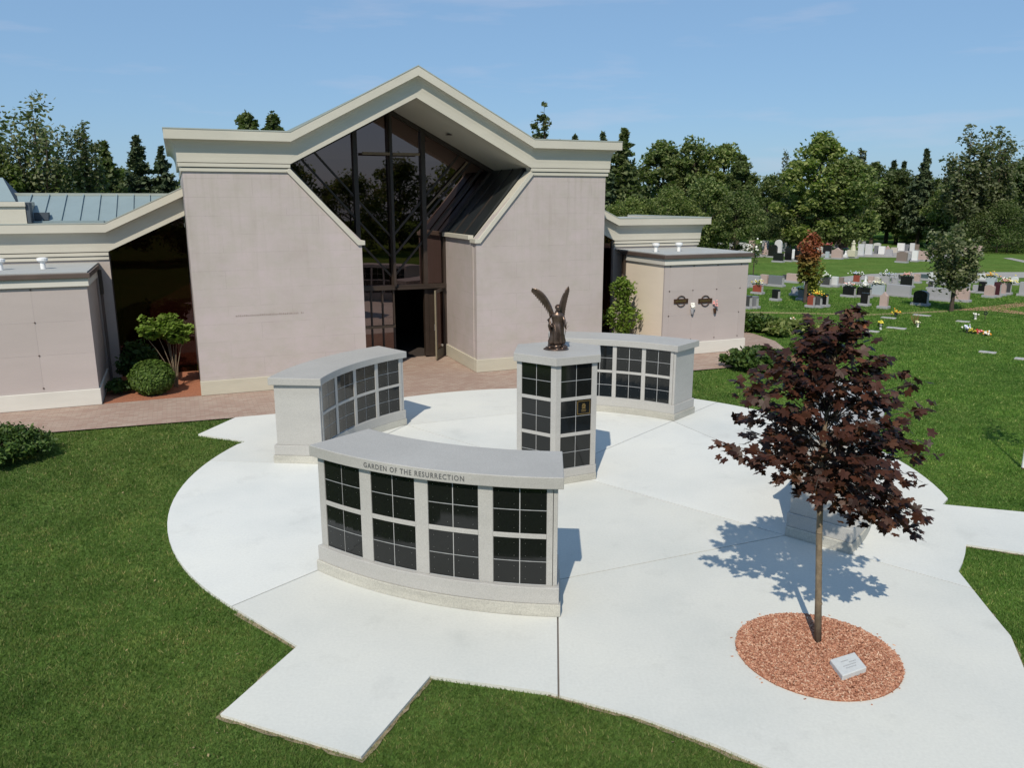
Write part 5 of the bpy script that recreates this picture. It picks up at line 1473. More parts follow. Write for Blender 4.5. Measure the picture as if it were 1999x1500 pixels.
for i in range(6): sm.tube([(0, 0, 0), (.12 * math.cos(i), .12 * math.sin(i), .9), (.25 * math.cos(i), .25 * math.sin(i), 2.0)], [.02, .014, .004], 5)
sm.build('stems', 'bark_grey', r_s)
ps_ = L2W(-1.55, 2.2); shrub('fern_bush', (ps_.x, ps_.y, 0), 0.38, 0.38, 1.2, 1500, 0.09, 'leaf_garden', 'dark green bush deep in the shade left of the light green shrub', 15, 'spread', spray=.3)
ps_ = L2W(-2.0, 1.0); shrub('fern_bush', (ps_.x, ps_.y, 0), 0.22, 0.22, 0.4, 700, 0.07, 'leaf_garden', 'low dark bush in the shade between boxwood and left crypt block', 16, 'spread', spray=.2)

# sapling with a white guard at the right edge
sp = empty('staked_sapling', tuple(G(1998, 912)[:2]) + (-.04,)); tag(sp, 'young reddish sapling with a white spiral trunk guard at the right edge of the photo', 'tree')
MB().tube([(0, 0, 0), (0.01, 0, .6), (0.02, 0.0, 1.35), (0.06, 0.02, 2.2), (.1, 0, 2.7)], [.024, .021, .017, .011, .004], 8).build('trunk', 'bark_red', sp)
gd = MB(); gd.tube([(0, 0, 0.03), (0.005, 0, .42)], [.036, .034], 12)
for k in range(9): gd.tube([(0.036 * math.cos(t) + .001, .036 * math.sin(t), .06 + .04 * k + .04 * t / 6.28) for t in [6.283 * j / 10 for j in range(11)]], .004, 4)
gd.build('trunk_guard', 'white_plastic', sp)
rs = np.random.RandomState(3); cs = []
brn = MB()
for i in range(9):
    z = 1.5 + .13 * i; a = i * 2.4; e = np.array([.35 + .20 * math.cos(a), .20 * math.sin(a), z + .38])
    brn.tube([(0.03, 0, z), tuple(e)], [.008, .003], 5); cs.append(e + rs.randn(26, 3) * np.array([.10, .10, .09]))
brn.build('branches', 'bark_red', sp)
link('foliage', np_mesh('foliage', leaf_quads(np.concatenate(cs), .075, rs), 4), 'leaf_maple_red', sp)

# ================================================================ THE DARK RED MAPLE
def maple_leaf():
    pts = []
    spec = [(-90, .16), (-62, .42), (-38, .56), (-22, .78), (-12, .62), (2, .66), (12, .56), (22, .72), (34, .98), (42, .82), (54, .78), (62, .56), (72, .76), (80, .86), (90, 1.08),
            (100, .86), (108, .76), (118, .56), (126, .78), (138, .82), (146, .98), (158, .72), (168, .56), (178, .66), (192, .62), (202, .78), (218, .56), (242, .42)]
    for a, r in spec:
        t = math.radians(a); x, y = r * math.cos(t), r * math.sin(t) + 0.1
        pts.append((x, y, -0.10 * abs(x) ** 1.3 - 0.10 * y * y * (1 if y > 0 else .2)))
    return pts
ML = maple_leaf(); NL = len(ML)
maple = empty('red_maple', tuple(G(1596, 1256)[:2]) + (0.0,)); tag(maple, 'young maple with dark red-purple leaves and a slim bare trunk in the round mulch bed', 'tree')
rm = random.Random(21)
D = maple.location.y
def mp(px, py, dy=0.0):
    """point of the crown at the maple's own distance"""
    d = ray(px, py); t = (D + dy) / d[1]
    return Vector((d[0] * t - maple.location.x, dy, HC + d[2] * t))
trunk_pts = [Vector((0, 0, 0)), mp(1598, 1150), mp(1599, 1050), mp(1602, 960), mp(1606, 880), mp(1614, 800), mp(1626, 720), mp(1640, 655), mp(1652, 618)]
MB().tube(trunk_pts, [.043, .036, .034, .031, .026, .020, .014, .008, .004], 12).build('trunk', 'bark_grey', maple, smooth=True)
for k, y in enumerate((1178, 1100, 1040)):
    p = mp(1599, y); MB().tube([p - Vector((.002, 0, .012)), p, p + Vector((0, 0, .012))], [.034, .0385, .034], 12).build('branch_scar', 'bark_grey', maple, smooth=True)
def lead(t):
    t = t * (len(trunk_pts) - 1); i = min(int(t), len(trunk_pts) - 2); return trunk_pts[i].lerp(trunk_pts[i + 1], t - i)
# half widths of the crown left and right of the leader, read off the photograph: (y, left x, right x)
PROF = [(612, 1612, 1688), (650, 1560, 1704), (700, 1508, 1735), (750, 1450, 1765), (800, 1445, 1795), (850, 1425, 1800), (880, 1412, 1822), (925, 1450, 1828), (955, 1560, 1818), (1000, 1650, 1812), (1035, 1700, 1800)]
def prof_at(y):
    for (y0, l0, r0), (y1, l1, r1) in zip(PROF, PROF[1:]):
        if y0 <= y <= y1:
            f = (y - y0) / (y1 - y0); return l0 + (l1 - l0) * f, r0 + (r1 - r0) * f
    return PROF[-1][1:] if y > PROF[-1][0] else PROF[0][1:]
branches = []; leaves = []
for i in range(112):
    yb = 618 + (i + rm.random()) / 112 * 412
    if yb > 935 and i % 2: continue
    l, r = prof_at(yb); a = i * 2.39996 + rm.uniform(-.3, .3)
    cx = (l + r) / 2; hw = (r - l) / 2 / FPX * D
    f = rm.uniform(.50, 1.02)
    e0 = mp(cx, yb); end = Vector((e0.x + hw * f * math.cos(a), hw * 0.92 * f * math.sin(a), e0.z + rm.uniform(-.06, .06)))
    # root on the leader, lower than the tip
    zr = end.z - (0.30 + 0.35 * f) * hw - .05
    zr = max(zr, 2.02 + .05 * rm.random())
    best = min((lead(t / 60) for t in range(61)), key=lambda p: abs(p.z - zr))
    mid = best.lerp(end, .55) + Vector((0, 0, 0.10 * hw))
    tipd = end + Vector((0, 0, -0.05))
    br = [best, best.lerp(mid, .6) + Vector((0, 0, .02)), mid, end, tipd]
    branches.append(br)
    L = (end - best).length
    for k in range(int(10 + 17 * min(1, L / .8))):
        t = 1.05 - 0.66 * rm.random() ** 1.15
        p = best.lerp(mid, min(1, t / .55)) if t < .55 else mid.lerp(tipd, min(1, (t - .55) / .45))
        p = p + Vector((rm.gauss(0, .065), rm.gauss(0, .065), rm.gauss(-.015, .045)))
        q = p + Vector((maple.location.x, maple.location.y, 0))
        leaves.append((p, a))
# long outer sprays that break the outline
for (x, y, dy) in ((1722, 700, .1), (1768, 728, -.1), (1785, 748, .2), (1815, 796, 0), (1800, 862, -.2), (1828, 886, .1), (1414, 868, 0), (1440, 812, .2), (1448, 745, -.2), (1500, 684, .1), (1580, 628, 0), (1672, 606, 0), (1655, 615, -.1),
        (1806, 1012, 0), (1770, 985, -.2), (1752, 1022, .1), (1700, 1000, -.1), (1636, 985, -.2), (1560, 955, .1), (1470, 905, -.1), (1520, 930, -.25), (1500, 720, -.3), (1740, 840, -.3)):
    end = mp(x, y, dy); zr = max(end.z - .35 * math.hypot(end.x, end.y), 2.02)
    best = min((lead(t / 60) for t in range(61)), key=lambda p: abs(p.z - zr))
    mid = best.lerp(end, .55) + Vector((0, 0, .06)); br = [best, best.lerp(mid, .6) + Vector((0, 0, .02)), mid, end, end + Vector((0, 0, -.03))]
    branches.append(br); a = math.atan2(end.y - best.y, end.x - best.x)
    for k in range(11):
        t = rm.uniform(.55, 1.05); p = mid.lerp(end, t) if t > .4 else best.lerp(mid, t)
        leaves.append((p + Vector((rm.gauss(0, .05), rm.gauss(0, .05), rm.gauss(-.01, .03))), a))
bb = MB()
for br in branches: bb.tube(br, [.008, .006, .005, .003, .0015], 5)
bb.build('branches', 'bark_dark', maple)
def leaf_matrix(p, a, s):
    out = Vector((math.cos(a), math.sin(a), 0))
    tilt = rm.uniform(-0.9, 0.35)
    yv = (out * math.cos(tilt) + Vector((0, 0, math.sin(tilt))) + Vector((rm.gauss(0, .45), rm.gauss(0, .45), rm.gauss(0, .2)))).normalized()
    up = Vector((rm.gauss(0, .38), rm.gauss(-.18, .38), 1)).normalized()
    xv = yv.cross(up).normalized(); zv = xv.cross(yv)
    m = Matrix((xv * s, yv * s, zv * s)).transposed().to_4x4(); m.translation = p
    return m
camp = Vector((-maple.location.x, -maple.location.y, HC))
items = sorted([(leaf_matrix(p, a, rm.uniform(.050, .092)), (p - camp).length) for p, a in leaves], key=lambda t: t[1])
lm = bpy.data.meshes.new('leaf')
fan = [(0, 0.12, -0.0)] + ML
lm.from_pydata(fan, [], [(0, 1 + i, 1 + (i + 1) % NL) for i in range(NL)])
lm.materials.append(MATS['leaf_maple_red'])
for m_, d_ in items[:300]:
    o = bpy.data.objects.new('leaf', lm); COL.objects.link(o); o.parent = maple; o.matrix_local = m_
rest = []; fcs = []
fa = np.array(fan)
for i, (m_, d_) in enumerate(items[300:]):
    M = np.array(m_); v = fa @ M[:3, :3].T + M[:3, 3]
    rest.append(v); k = i * (NL + 1)
    fcs += [(k, k + 1 + j, k + 1 + (j + 1) % NL) for j in range(NL)]
me = bpy.data.meshes.new('inner_leaves'); me.from_pydata([tuple(p) for p in np.concatenate(rest)], [], fcs)
o = link('inner_leaves', me, 'leaf_maple_red', maple); o['kind'] = 'stuff'
lr = bpy.data.meshes.new('leaf'); lr.from_pydata(fan, [], [(0, 1 + i, 1 + (i + 1) % NL) for i in range(NL)])
lr.materials.append(MATS['leaf_autumn'])
for (x, y, s) in ((1596, 958, .075), (1640, 1018, .055), (1690, 640, .06), (1500, 880, .05)):
    o = bpy.data.objects.new('leaf', lr); COL.objects.link(o); o.parent = maple
    m_ = leaf_matrix(mp(x, y, -.10), rm.uniform(3.5, 5.5), s); o.matrix_local = m_; o['label'] = 'bright red leaf'

# ================================================================ GRASS BLADES
MULC = [(MC.x + (MR + .0) * math.cos(t), MC.y + (MR + .0) * math.sin(t)) for t in [2 * math.pi * i / 32 for i in range(32)]]
rs = np.random.RandomState(8)
TB = [tuple(L2W(u, v)[:2]) for u, v in ((-14, 0), (17.4, 0), (17.4, 9), (-14, 9))]
def visible(x, y):
    d = y; ok = (y > 4.8) & (np.abs(x) < d * 0.67 + 1.2)
    dist = np.hypot(x, y)
    zc = (HC) / dist
    return ok & (zc < 1.10)
def blades(N_):
    # density thins and blades widen smoothly with distance, so no region has an edge
    ys = np.linspace(4.8, 46, 2000); wt = ys ** -1.6 * (1.34 * ys + 2.4); cdf = np.cumsum(wt); cdf /= cdf[-1]
    y = np.interp(rs.rand(N_), cdf, ys); x = (rs.rand(N_) - 0.5) * (1.34 * y + 2.4)
    k = visible(x, y) & ~inside(x, y, E_PLAZA) & ~inside(x, y, BRICK) & ~inside(x, y, TB)
    x, y = x[k], y[k]; m = len(x)
    pat = 0.5 + 0.5 * np.sin(x * 2.1 + 1.7 * np.sin(y * 1.3)) * np.sin(y * 1.9 + 1.3 * np.sin(x * 1.1 + 2))
    h = (0.034 + 0.0006 * y) * (0.5 + 0.7 * rs.rand(m)) * (0.75 + 0.4 * pat); w = 0.0042 * (y / 7.0) ** 0.85 * (0.7 + 0.6 * rs.rand(m))
    a = rs.rand(m) * 2 * np.pi; ln = (0.25 + 0.9 * rs.rand(m)) * h; la = rs.rand(m) * 2 * np.pi
    z = np.full(m, -0.045)
    b0 = np.stack([x - w * np.cos(a), y - w * np.sin(a), z], 1); b1 = np.stack([x + w * np.cos(a), y + w * np.sin(a), z], 1)
    tp = np.stack([x + ln * np.cos(la), y + ln * np.sin(la), z + h], 1)
    return np.stack([b0, b1, tp], 1).reshape(-1, 3)
V = blades(1650000)
# dry leaves and clippings lying on the lawn
nb = 70; yb_ = 5.5 + 14 * rs.rand(nb) ** 1.3; xb_ = (rs.rand(nb) - .5) * 1.3 * yb_; kk = ~inside(xb_, yb_, E_PLAZA) & ~inside(xb_, yb_, BRICK) & ~inside(xb_, yb_, TB)
cb = np.stack([xb_[kk], yb_[kk], np.full(kk.sum(), -0.012)], 1)
tag(link('fallen_leaves', np_mesh('fallen_leaves', leaf_quads(cb, .026, rs, 1.5), 4), 'dry_path'), 'scattered pale dry leaves on the lawn', 'leaves', kind='stuff')
gr = link('grass', np_mesh('grass', V, 3), 'grass_blade'); tag(gr, 'short mown green grass round the plaza', 'grass', kind='stuff')
print('blades', len(V) // 3)
# ================================================================ HEADSTONES
def stone_profile(shape, w, h):
    W = w / 2
    if shape == 'rect': return [(-W, 0), (W, 0), (W, h), (-W, h)]
    if shape == 'round': return [(-W, 0), (W, 0)] + [(W * math.cos(t), h * .72 + h * .28 * math.sin(t)) for t in [math.pi * i / 10 for i in range(11)]]
    if shape == 'point': return [(-W, 0), (W, 0), (W, h * .72), (W * .5, h * .80), (0, h), (-W * .5, h * .80), (-W, h * .72)]
    if shape == 'serp': return [(-W, 0), (W, 0), (W, h * .86), (W * .75, h * .87), (W * .45, h * .97), (0, h), (-W * .45, h * .97), (-W * .75, h * .87), (-W, h * .86)]
    return [(-W, 0), (W, 0), (W * .8, h), (-W * .8, h)]
HS = []
def headstone(x0, x1, yt, yb, col, shape, desc, fl=None, th=None, base=True):
    xm = (x0 + x1) / 2; p = G(xm, yb - 1); d = math.hypot(p.x, p.y)
    wm = (x1 - x0) / FPX * p.y; h = max(0.35, ZAT(p, xm, yt))
    RZ = math.radians(-30 - 18)
    r = empty('headstone', (p.x, p.y, -0.04), RZ + math.radians(random.Random(int(x0)).uniform(-3, 3)))
    tag(r, desc, 'headstone', 'headstones in the cemetery')
    th = th or min(0.26, 0.16 + wm * 0.1)
    bh = 0.13 if base else 0.0
    w = max(0.20, (wm - th * 0.39) / 0.90 * 1.10); h *= 1.06
    if shape in ('obelisk',):
        MB().loft([[(s * w * .42, t * w * .42, bh) for s, t in ((-1, -1), (1, -1), (1, 1), (-1, 1))], [(s * w * .28, t * w * .28, bh + (h - bh) * .8) for s, t in ((-1, -1), (1, -1), (1, 1), (-1, 1))],
                   [(s * .02, t * .02, h) for s, t in ((-1, -1), (1, -1), (1, 1), (-1, 1))]]).build('shaft', 'stone_' + col, r)
    elif shape == 'statue':
        MB().box((-w * .4, -w * .35, bh), (w * .4, w * .35, bh + (h - bh) * .38)).build('pedestal', 'stone_' + col, r)
        zz = bh + (h - bh) * .38; H = h - zz
        m = MB().loft([[(q * w * math.cos(t), q * w * .8 * math.sin(t), zz + H * k) for t in [2 * math.pi * j / 10 for j in range(10)]] for q, k in ((.30, 0), (.24, .3), (.18, .5), (.24, .68), (.20, .76), (.07, .80))])
        m.ball((0, 0, zz + H * .88), H * .12, 8, 6); m.build('figure', 'stone_' + col, r)
    else:
        MB().prism([(a, b + bh) for a, b in stone_profile(shape, w, h - bh)], 'v', -th / 2, th / 2).build('tablet', 'stone_' + col, r, bevel=0.008 if yb > 540 else 0)
        if yb > 545 and col in ('black', 'dark', 'slate', 'red', 'teal', 'maroon'):
            # rough pale sides of polished stones
            MB().box((w / 2 + .001, -th / 2 + .01, bh + .01), (w / 2 + .012, th / 2 - .01, h * .84)).build('rough_side', 'stone_rough', r)
    if base:
        MB().box((-w / 2 - .08, -th / 2 - .09, 0), (w / 2 + .08, th / 2 + .09, bh - .002)).build('base', 'stone_grey', r, bevel=0.008 if yb > 540 else 0)
    if fl: bouquet(xm, yt, fl, p, RZ, h - 0.02, w, desc)
    return r
def bouquet(px, py, fl, p, rz, z, w, desc, on_top=True):
    b = empty('flower_arrangement', (p.x, p.y, z - 0.04), rz)
    cols = fl[0]; size = fl[1] if len(fl) > 1 else w
    r_ = random.Random(int(px * 7)); n = 0
    for c in cols:
        m = MB()
        for i in range(int(26 / len(cols)) + 5):
            x = r_.gauss(0, size * .24); y = r_.gauss(0, .07); zz = 0.05 + abs(r_.gauss(0, .09)) + 0.06 * math.cos(min(1.5, abs(x) / size * 3))
            m.ball((x, y, zz), r_.uniform(.025, .045), 6, 4, (1, 1, .7))
        m.build('blossoms', 'petal_' + c, b)
    rs_ = np.random.RandomState(int(px)); q = np.stack([rs_.randn(40) * size * .25, rs_.randn(40) * .08, np.abs(rs_.randn(40) * .06) + .02], 1)
    link('leaves', np_mesh('leaves', leaf_quads(q, .08, rs_), 4), 'leaf_garden', b)
    cn = ' and '.join(cols)
    tag(b, ' '.join(('%s flowers on the %s' % (cn, desc)).split()[:15]), 'flowers', 'flowers on the headstones')
S = headstone
near, mid, far = 'nearest row', 'middle row by the road', 'far row under the trees'
# nearest rows
S(1447, 1466, 577, 602, 'dark', 'rect', 'dark grey headstone on a wide pale base, touching the crypt block edge')
S(1466, 1479, 578, 602, 'slate', 'rect', 'plain dark grey headstone second from the crypt block')
S(1507, 1521, 565, 587, 'black', 'rect', 'small black headstone standing alone on open grass right of the crypt block')
S(1558, 1573, 566, 586, 'slate', 'rect', 'slate grey headstone left of the small red one', (('white',), .9))
S(1571, 1582, 568, 585, 'dark', 'rect', 'dark headstone tucked behind the small red one')
S(1576, 1589, 576, 600, 'red', 'serp', 'small red granite headstone in the tight group of three below the red-leaved tree')
S(1589, 1603, 578, 600, 'dark', 'rect', 'grey-black headstone in the middle of the tight group of three', (('orange', 'yellow'), .9))
S(1604, 1615, 574, 599, 'black', 'rect', 'narrow black headstone at the right of the tight group of three')
S(1646, 1668, 559, 580, 'black', 'rect', 'wide black headstone crowned with white and pink flowers', (('white', 'pink'), .9))
S(1674, 1698, 561, 581, 'black', 'rect', 'wide black headstone with a tall white flower spray, right of the pink-flowered one', (('white',), .35))
S(1680, 1695, 572, 597, 'black', 'rect', 'narrow black headstone in front of the wide one with white flowers')
S(1700, 1724, 556, 579, 'bluegrey', 'rect', 'pale blue-grey headstone with cream and white flowers', (('cream', 'white'), .8))
S(1717, 1732, 570, 602, 'pink', 'point', 'pale pink pointed headstone, frontmost in the middle of the lawn')
S(1733, 1774, 556, 579, 'grey', 'rect', 'very wide plain grey headstone behind the rounded black one')
S(1759, 1780, 540, 561, 'black', 'rect', 'black headstone with peach and pink flowers above the wide grey one', (('peach', 'pink'), .7))
S(1784, 1809, 567, 596, 'black', 'round', 'black headstone with a rounded top on a thick pale base')
S(1812, 1850, 562, 587, 'grey', 'rect', 'wide low grey headstone left of the young tree trunk')
S(1863, 1889, 562, 589, 'pink', 'round', 'pinkish grey rounded headstone just right of the young tree trunk')
S(1875, 1891, 541, 571, 'slate', 'rect', 'dark headstone with a pale side behind the pinkish rounded one')
S(1910, 1923, 550, 573, 'black', 'rect', 'black headstone left of the tall grey one in the right-hand group')
S(1926, 1942, 541, 562, 'bluegrey', 'rect', 'blue-grey headstone with orange flowers, rear of the right-hand group', (('orange', 'yellow'), .9))
S(1922, 1939, 556, 581, 'pink', 'serp', 'pinkish grey headstone at the front of the right-hand group')
S(1939, 1951, 551, 580, 'maroon', 'rect', 'dark maroon headstone at the front of the right-hand group')
S(1951, 1962, 552, 577, 'pink', 'rect', 'light pink headstone between the two dark ones in the right-hand group', (('pink', 'white'), .7))
S(1962, 1972, 552, 575, 'dark', 'rect', 'dark headstone with pale yellow flowers at the right of the right-hand group', (('yellow', 'cream'), .9))
S(1991, 2012, 551, 578, 'grey', 'rect', 'grey headstone on a pale base cut by the right edge of the photo')
# rows by the road
S(1449, 1458, 542, 562, 'teal', 'rect', 'dark green headstone against the edge of the crypt block')
S(1459, 1483, 538, 561, 'grey', 'rect', 'wide light grey headstone near the crypt block edge')
S(1470, 1488, 555, 574, 'red', 'serp', 'red headstone with white and yellow flowers near the crypt block', (('white', 'yellow'), .8))
S(1484, 1499, 536, 557, 'pink', 'rect', 'pinkish headstone behind the red one')
S(1501, 1528, 538, 559, 'slate', 'rect', 'wide purplish grey headstone right of the pinkish one')
S(1528, 1537, 536, 549, 'dark', 'rect', 'small dark headstone between the purplish and the pink one')
S(1536, 1557, 534, 552, 'pink', 'rect', 'pink headstone left of the red-leaved tree')
S(1559, 1570, 535, 551, 'dark', 'rect', 'dark headstone directly left of the red-leaved tree trunk')
S(1574, 1584, 540, 556, 'red', 'rect', 'small orange-red headstone at the foot of the red-leaved tree')
S(1585, 1600, 535, 546, 'teal', 'rect', 'dark green low headstone right of the red-leaved tree')
S(1605, 1621, 541, 560, 'dark', 'round', 'dark round-topped headstone with white ornaments in the middle row', (('white',), .5))
S(1623, 1635, 540, 560, 'light', 'rect', 'light grey headstone beside the dark round-topped one')
S(1666, 1679, 537, 554, 'red', 'rect', 'dark red headstone with white flowers against the road', (('white', 'blue'), .8))
S(1684, 1693, 539, 560, 'white', 'statue', 'white statue headstone between the red and the pink one')
S(1694, 1705, 539, 556, 'pink', 'rect', 'pink headstone right of the white statue')
S(1721, 1735, 538, 555, 'grey', 'rect', 'grey headstone with white and blue flowers against the road', (('white', 'blue'), .8))
S(1739, 1752, 541, 555, 'grey', 'rect', 'low grey headstone left of the one with peach and pink flowers')
S(1784, 1795, 534, 553, 'pink', 'rect', 'narrow pinkish headstone against the road, right of the peach flowers')
S(1795, 1812, 535, 547, 'teal', 'rect', 'wide dark green headstone against the road')
S(1813, 1826, 532, 554, 'light', 'rect', 'light grey headstone left of the young tree crown')
S(1812, 1822, 548, 565, 'dark', 'rect', 'small dark headstone in front of the light grey one by the young tree')
S(1895, 1905, 533, 552, 'pink', 'rect', 'pinkish grey headstone right of the young tree by the road')
S(1907, 1923, 534, 550, 'light', 'serp', 'light headstone between the young tree and the orange flowers')
# far row under the trees
farl = [(1399, 1409, 474, 490, 'light', 'rect', 'light headstone seen just over the crypt block roof, leftmost'), (1424, 1434, 474, 490, 'grey', 'rect', 'grey headstone seen over the crypt block roof'),
 (1441, 1455, 474, 491, 'light', 'rect', 'light headstone seen over the right corner of the crypt block roof'), (1462, 1473, 470, 490, 'pink', 'rect', 'pinkish headstone in the shade behind the dark shrub by the crypt block'),
 (1487, 1499, 474, 500, 'pink', 'statue', 'pinkish statue monument under the trees'), (1500, 1516, 478, 503, 'black', 'round', 'black rounded monument beside the pinkish statue'),
 (1512, 1525, 469, 497, 'light', 'round', 'light rounded monument behind the black rounded one'), (1510, 1528, 494, 512, 'black', 'rect', 'wide black headstone at the front of the far row, left'),
 (1532, 1544, 485, 511, 'black', 'rect', 'black headstone in the far row, left of the white-topped one'), (1544, 1552, 487, 507, 'white', 'serp', 'narrow white headstone between two black ones in the far row'),
 (1551, 1561, 480, 511, 'black', 'rect', 'tall black headstone directly left of the red tree top'), (1590, 1604, 480, 502, 'sand', 'serp', 'sand-coloured headstone right of the red tree top'),
 (1606, 1622, 480, 498, 'black', 'rect', 'black headstone with pink flowers in the far row'), (1611, 1618, 491, 506, 'bluegrey', 'rect', 'small blue-grey headstone before the black one with pink flowers'),
 (1624, 1643, 484, 506, 'pink', 'point', 'pink headstone with a stepped pointed top in the far row'), (1646, 1654, 489, 505, 'white', 'statue', 'small white statue left of the tall cream monument'),
 (1656, 1672, 470, 504, 'cream', 'statue', 'tall cream monument with a figure on top'), (1675, 1685, 477, 501, 'light', 'rect', 'first of the pale headstones right of the cream monument'),
 (1689, 1701, 477, 500, 'light', 'rect', 'second of the pale headstones right of the cream monument'), (1706, 1714, 480, 498, 'slate', 'rect', 'dark grey headstone between the pale ones in the far row'),
 (1715, 1726, 481, 499, 'white', 'rect', 'white headstone left of the small pink cross stone'), (1727, 1736, 480, 498, 'pink', 'point', 'small pink headstone right of the white one'),
 (1740, 1751, 483, 496, 'sand', 'rect', 'olive-grey low headstone in the far row'), (1752, 1764, 475, 492, 'white', 'rect', 'upper white headstone above the brown statue stone'),
 (1764, 1776, 477, 492, 'slate', 'round', 'grey rounded headstone, upper of the far row'), (1776, 1784, 475, 493, 'light', 'rect', 'pale narrow headstone of the upper far row'),
 (1784, 1793, 477, 490, 'brown', 'rect', 'brown-grey headstone at the right of the upper far row'), (1751, 1769, 491, 513, 'brown', 'serp', 'brown headstone with a dark figure, lower of the far row'),
 (1780, 1790, 490, 511, 'white', 'rect', 'white headstone left of the wide reddish one'), (1791, 1811, 490, 510, 'pink', 'rect', 'wide reddish headstone left of the young tree crown'),
 (1880, 1897, 482, 499, 'pink', 'rect', 'reddish headstone just right of the young tree crown, far back'), (1898, 1914, 480, 496, 'pink', 'rect', 'pink headstone beside the far lawn on the right')]
for i, (x0, x1, yt, yb, c, s, d) in enumerate(farl):
    fl = None
    if i == 12: fl = (('pink', 'red'), 1.0)
    if i == 11: fl = (('red',), .9)
    S(x0, x1, yt, yb, c, s, d, fl)
# a few more stones glimpsed in the shade of the far row
for i, (x, yt, yb, c, d) in enumerate(((1414, 476, 490, 'slate', 'dark headstone between the two leftmost pale ones over the crypt roof'), (1478, 478, 494, 'dark', 'dark headstone behind the pinkish statue monument'),
        (1530, 474, 492, 'grey', 'grey headstone in deep shade behind the front black one'), (1595, 470, 486, 'pink', 'pinkish headstone behind the sand-coloured one'),
        (1634, 470, 484, 'brown', 'brownish headstone behind the stepped pink one'), (1649, 472, 486, 'red', 'reddish headstone left of the cream monument figure'),
        (1640, 488, 501, 'dark', 'small dark headstone between the pink pointed one and the white statue'))):
    S(x - 5, x + 5, yt, yb, c, 'rect', d)
extra = [(1405, 478, 492, 'brown', 'brownish headstone over the left part of the crypt roof edge'), (1433, 481, 494, 'dark', 'dark low headstone right of the grey one over the crypt roof'), (1456, 476, 491, 'white', 'white headstone beside the pinkish one by the crypt block corner'),
 (1494, 470, 486, 'grey', 'grey headstone behind the pinkish statue, in tree shade'), (1538, 477, 490, 'light', 'pale headstone behind the black ones left of the red tree'), (1568, 484, 500, 'dark', 'dark headstone half hidden by the red tree top'), (1583, 478, 494, 'grey', 'grey headstone hugging the right side of the red tree top'),
 (1617, 471, 484, 'red', 'dark red headstone in the shade behind the black far one'), (1659, 487, 503, 'sand', 'sand headstone at the foot of the tall cream monument'), (1682, 470, 484, 'grey', 'small grey headstone in the shade right of the cream monument'), (1712, 474, 486, 'light', 'small pale headstone behind the dark grey far one'),
 (1735, 486, 500, 'grey', 'grey headstone right of the small pink pointed one'), (1820, 484, 500, 'brown', 'brown headstone left of the young tree crown, far back'), (1772, 494, 509, 'grey', 'grey headstone between the brown and the white far ones'),
 (1551, 560, 577, 'grey', 'small grey headstone on the lawn left of the white-flowered slate one'), (1640, 541, 557, 'brown', 'brownish headstone right of the light grey one near the road'), (1655, 545, 561, 'grey', 'grey headstone left of the black one with pink and white flowers'),
 (1710, 540, 555, 'sand', 'sand headstone right of the pink one by the road'), (1760, 536, 549, 'dark', 'dark headstone just left of the peach flowers'), (1840, 540, 556, 'grey', 'grey headstone behind the young tree crown'), (1935, 537, 552, 'slate', 'slate headstone behind the orange flowers on the right'),
 (1905, 556, 572, 'grey', 'small grey headstone left of the black one in the right-hand group'), (1980, 540, 556, 'light', 'pale headstone near the right edge by the road')]
for i, (x, yt, yb, c, d) in enumerate(extra):
    S(x - 6, x + 6, yt, yb, c, ('rect', 'serp', 'round')[i % 3], d)
# dark shrub-like ornament on a pole by the crypt block
lp = empty('shepherd_hook', tuple(G(1470, 540)[:2]) + (-.04,)); tag(lp, 'thin dark pole with hanging plants by the right edge of the crypt block', 'plant hanger')
MB().tube([(0, 0, 0), (0, 0, 1.7), (.08, 0, 1.85), (.2, 0, 1.8)], .035, 6).build('pole', 'bark_dark', lp)
rs = np.random.RandomState(2); q = np.stack([rs.randn(240) * .30, rs.randn(240) * .2, 1.75 + rs.randn(240) * .36], 1)
link('hanging_foliage', np_mesh('hanging_foliage', leaf_quads(q, .12, rs), 4), 'leaf_dark', lp)
m = MB(); r_ = random.Random(1)
for i in range(10): m.ball((r_.gauss(0, .25), -.2, 2.0 + r_.gauss(0, .22)), .06, 6, 4)
m.build('blossoms', 'petal_white', lp)

# ---------------- flowers and markers in the near lawn
def grave_flowers(px, py, cols, label, vase='stone_light', h=0.22, size=.11, name='grave_vase'):
    p = G(px, py); b = empty(name, (p.x, p.y, -.04)); tag(b, label, 'grave flowers', 'flowers set in the lawn')
    if vase: MB().tube([(0, 0, 0), (0, 0, h * .55), (0, 0, h)], [.05, .045, .065], 10).build('vase', vase, b)
    r_ = random.Random(int(px))
    for c in cols:
        m = MB()
        for i in range(16): m.ball((r_.gauss(0, size * .6), r_.gauss(0, size * .5), h + .07 + r_.gauss(0, size * .35)), r_.uniform(.022, .04), 6, 4)
        m.build('blossoms', 'petal_' + c, b)
    rs_ = np.random.RandomState(int(px)); q = np.stack([rs_.randn(50) * size * .8, rs_.randn(50) * size * .6, h + rs_.randn(50) * .06], 1)
    link('leaves', np_mesh('leaves', leaf_quads(q, .06, rs_), 4), 'leaf_garden', b)
    return b
grave_flowers(1748, 617, ('orange', 'yellow'), 'orange and yellow flowers in a dark vase in the lawn, upper ones', 'stone_dark', .16, .13)
grave_flowers(1719, 642, ('yellow',), 'round yellow-green flowers in a pale vase in the lawn', 'stone_light', .22, .09)
grave_flowers(1547, 632, ('peach', 'white'), 'peach and white flowers just above the top left of the maple', 'stone_light', .10, .16)
grave_flowers(1791, 637, ('cream',), 'dry brown plant in a white pot on the lawn', 'pot_white', .14, .07)
grave_flowers(1904, 622, ('white',), 'white pot with dark leaves on the lawn near the red walk', 'pot_white', .16, .06)
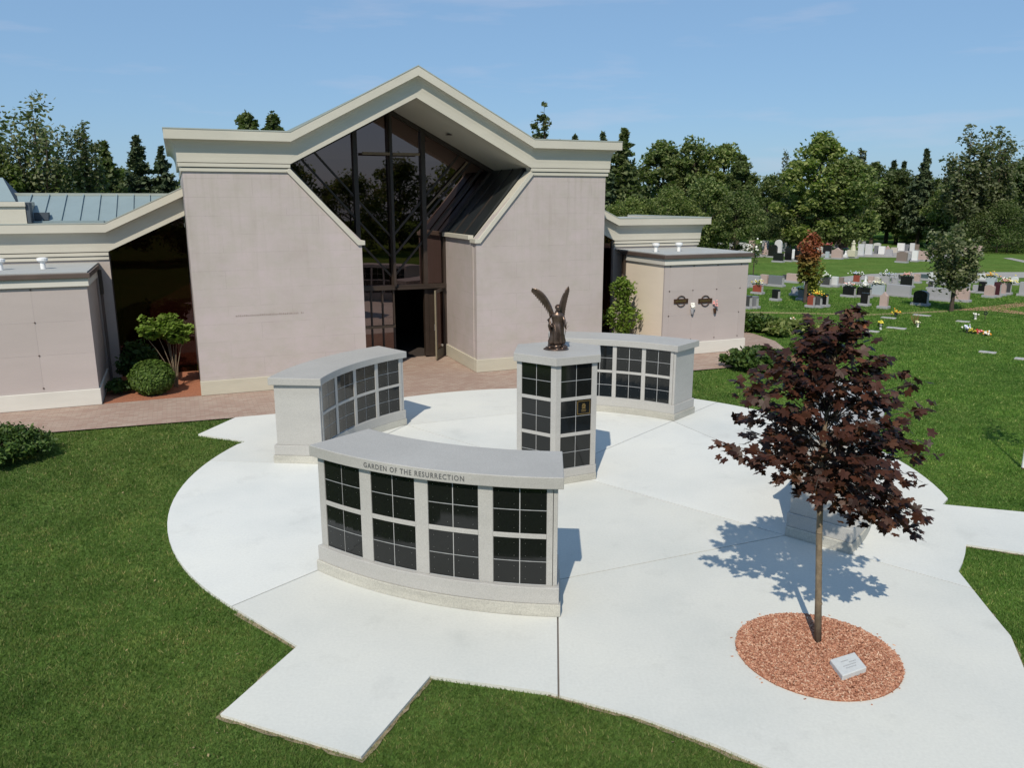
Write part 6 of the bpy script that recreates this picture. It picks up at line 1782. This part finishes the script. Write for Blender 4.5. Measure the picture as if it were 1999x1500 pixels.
grave_flowers(1888, 648, ('blue', 'white'), 'pale blue and white bouquet, left of the cluster on the right lawn', 'stone_dark', .12, .13)
grave_flowers(1898, 650, ('yellow',), 'small yellow bouquet in the middle of the cluster on the right lawn', 'stone_dark', .08, .09)
grave_flowers(1910, 650, ('red', 'pink'), 'low red flowers in the cluster on the right lawn', None, .0, .11)
grave_flowers(1926, 654, ('white', 'orange'), 'white flowers with orange tips, right of the cluster on the right lawn', None, .02, .13)
p = G(1923, 622); b = empty('ornament', (p.x, p.y, -.04)); tag(b, 'small dark pinwheel-like ornament on a stick near the white pot', 'ornament')
MB().tube([(0, 0, 0), (0, 0, .22)], .012, 6).build('stick', 'bark_dark', b)
m = MB()
for k in range(5):
    a = k * 1.257; m.ball((.06 * math.cos(a), 0, .27 + .06 * math.sin(a)), .04, 6, 4, (1, .4, .8))
m.build('petals', 'stone_black', b)
p = G(1790, 634); b = empty('dry_plant', (p.x, p.y + .15, -.04)); tag(b, 'dry reddish-brown plant standing behind the white pot on the lawn', 'plant')
m = MB(); r_ = random.Random(6)
for i in range(16):
    a, l_ = r_.uniform(0, 6.28), r_.uniform(.08, .25); m.tube([(0, 0, 0), (l_ * .6 * math.cos(a), l_ * .5 * math.sin(a), .2), (l_ * math.cos(a), l_ * math.sin(a), r_.uniform(.3, .5))], [.008, .006, .003], 4)
m.build('stalks', 'bark_red', b)
for i, (px, py, w, d) in enumerate(((1928, 687, .5, 'flat grey grave marker sunk in the lawn right of the maple'), (1880, 627, .5, 'flat grave marker by the white pot'), (1700, 646, .6, 'flat pale grave marker left of the yellow flowers'),
        (1750, 640, .7, 'flat pale grave marker between the yellow flowers and the dry plant'), (1995, 700, .4, 'flat grave marker at the right edge of the lawn'), (1800, 615, .7, 'flat pale grave marker near the shadow of the young tree'), (1735, 620, .6, 'flat grave marker under the orange flowers'))):
    p = G(px, py); o = MB().box((-w / 2, -.15, -.03), (w / 2, .15, .012)).build('grave_marker', 'stone_rough', None, bevel=.006); o.location = (p.x, p.y, -.012); o.rotation_euler = (0, 0, -.7)
    tag(o, d, 'grave marker', 'flat markers in the lawn')
print('objects', len(bpy.data.objects))
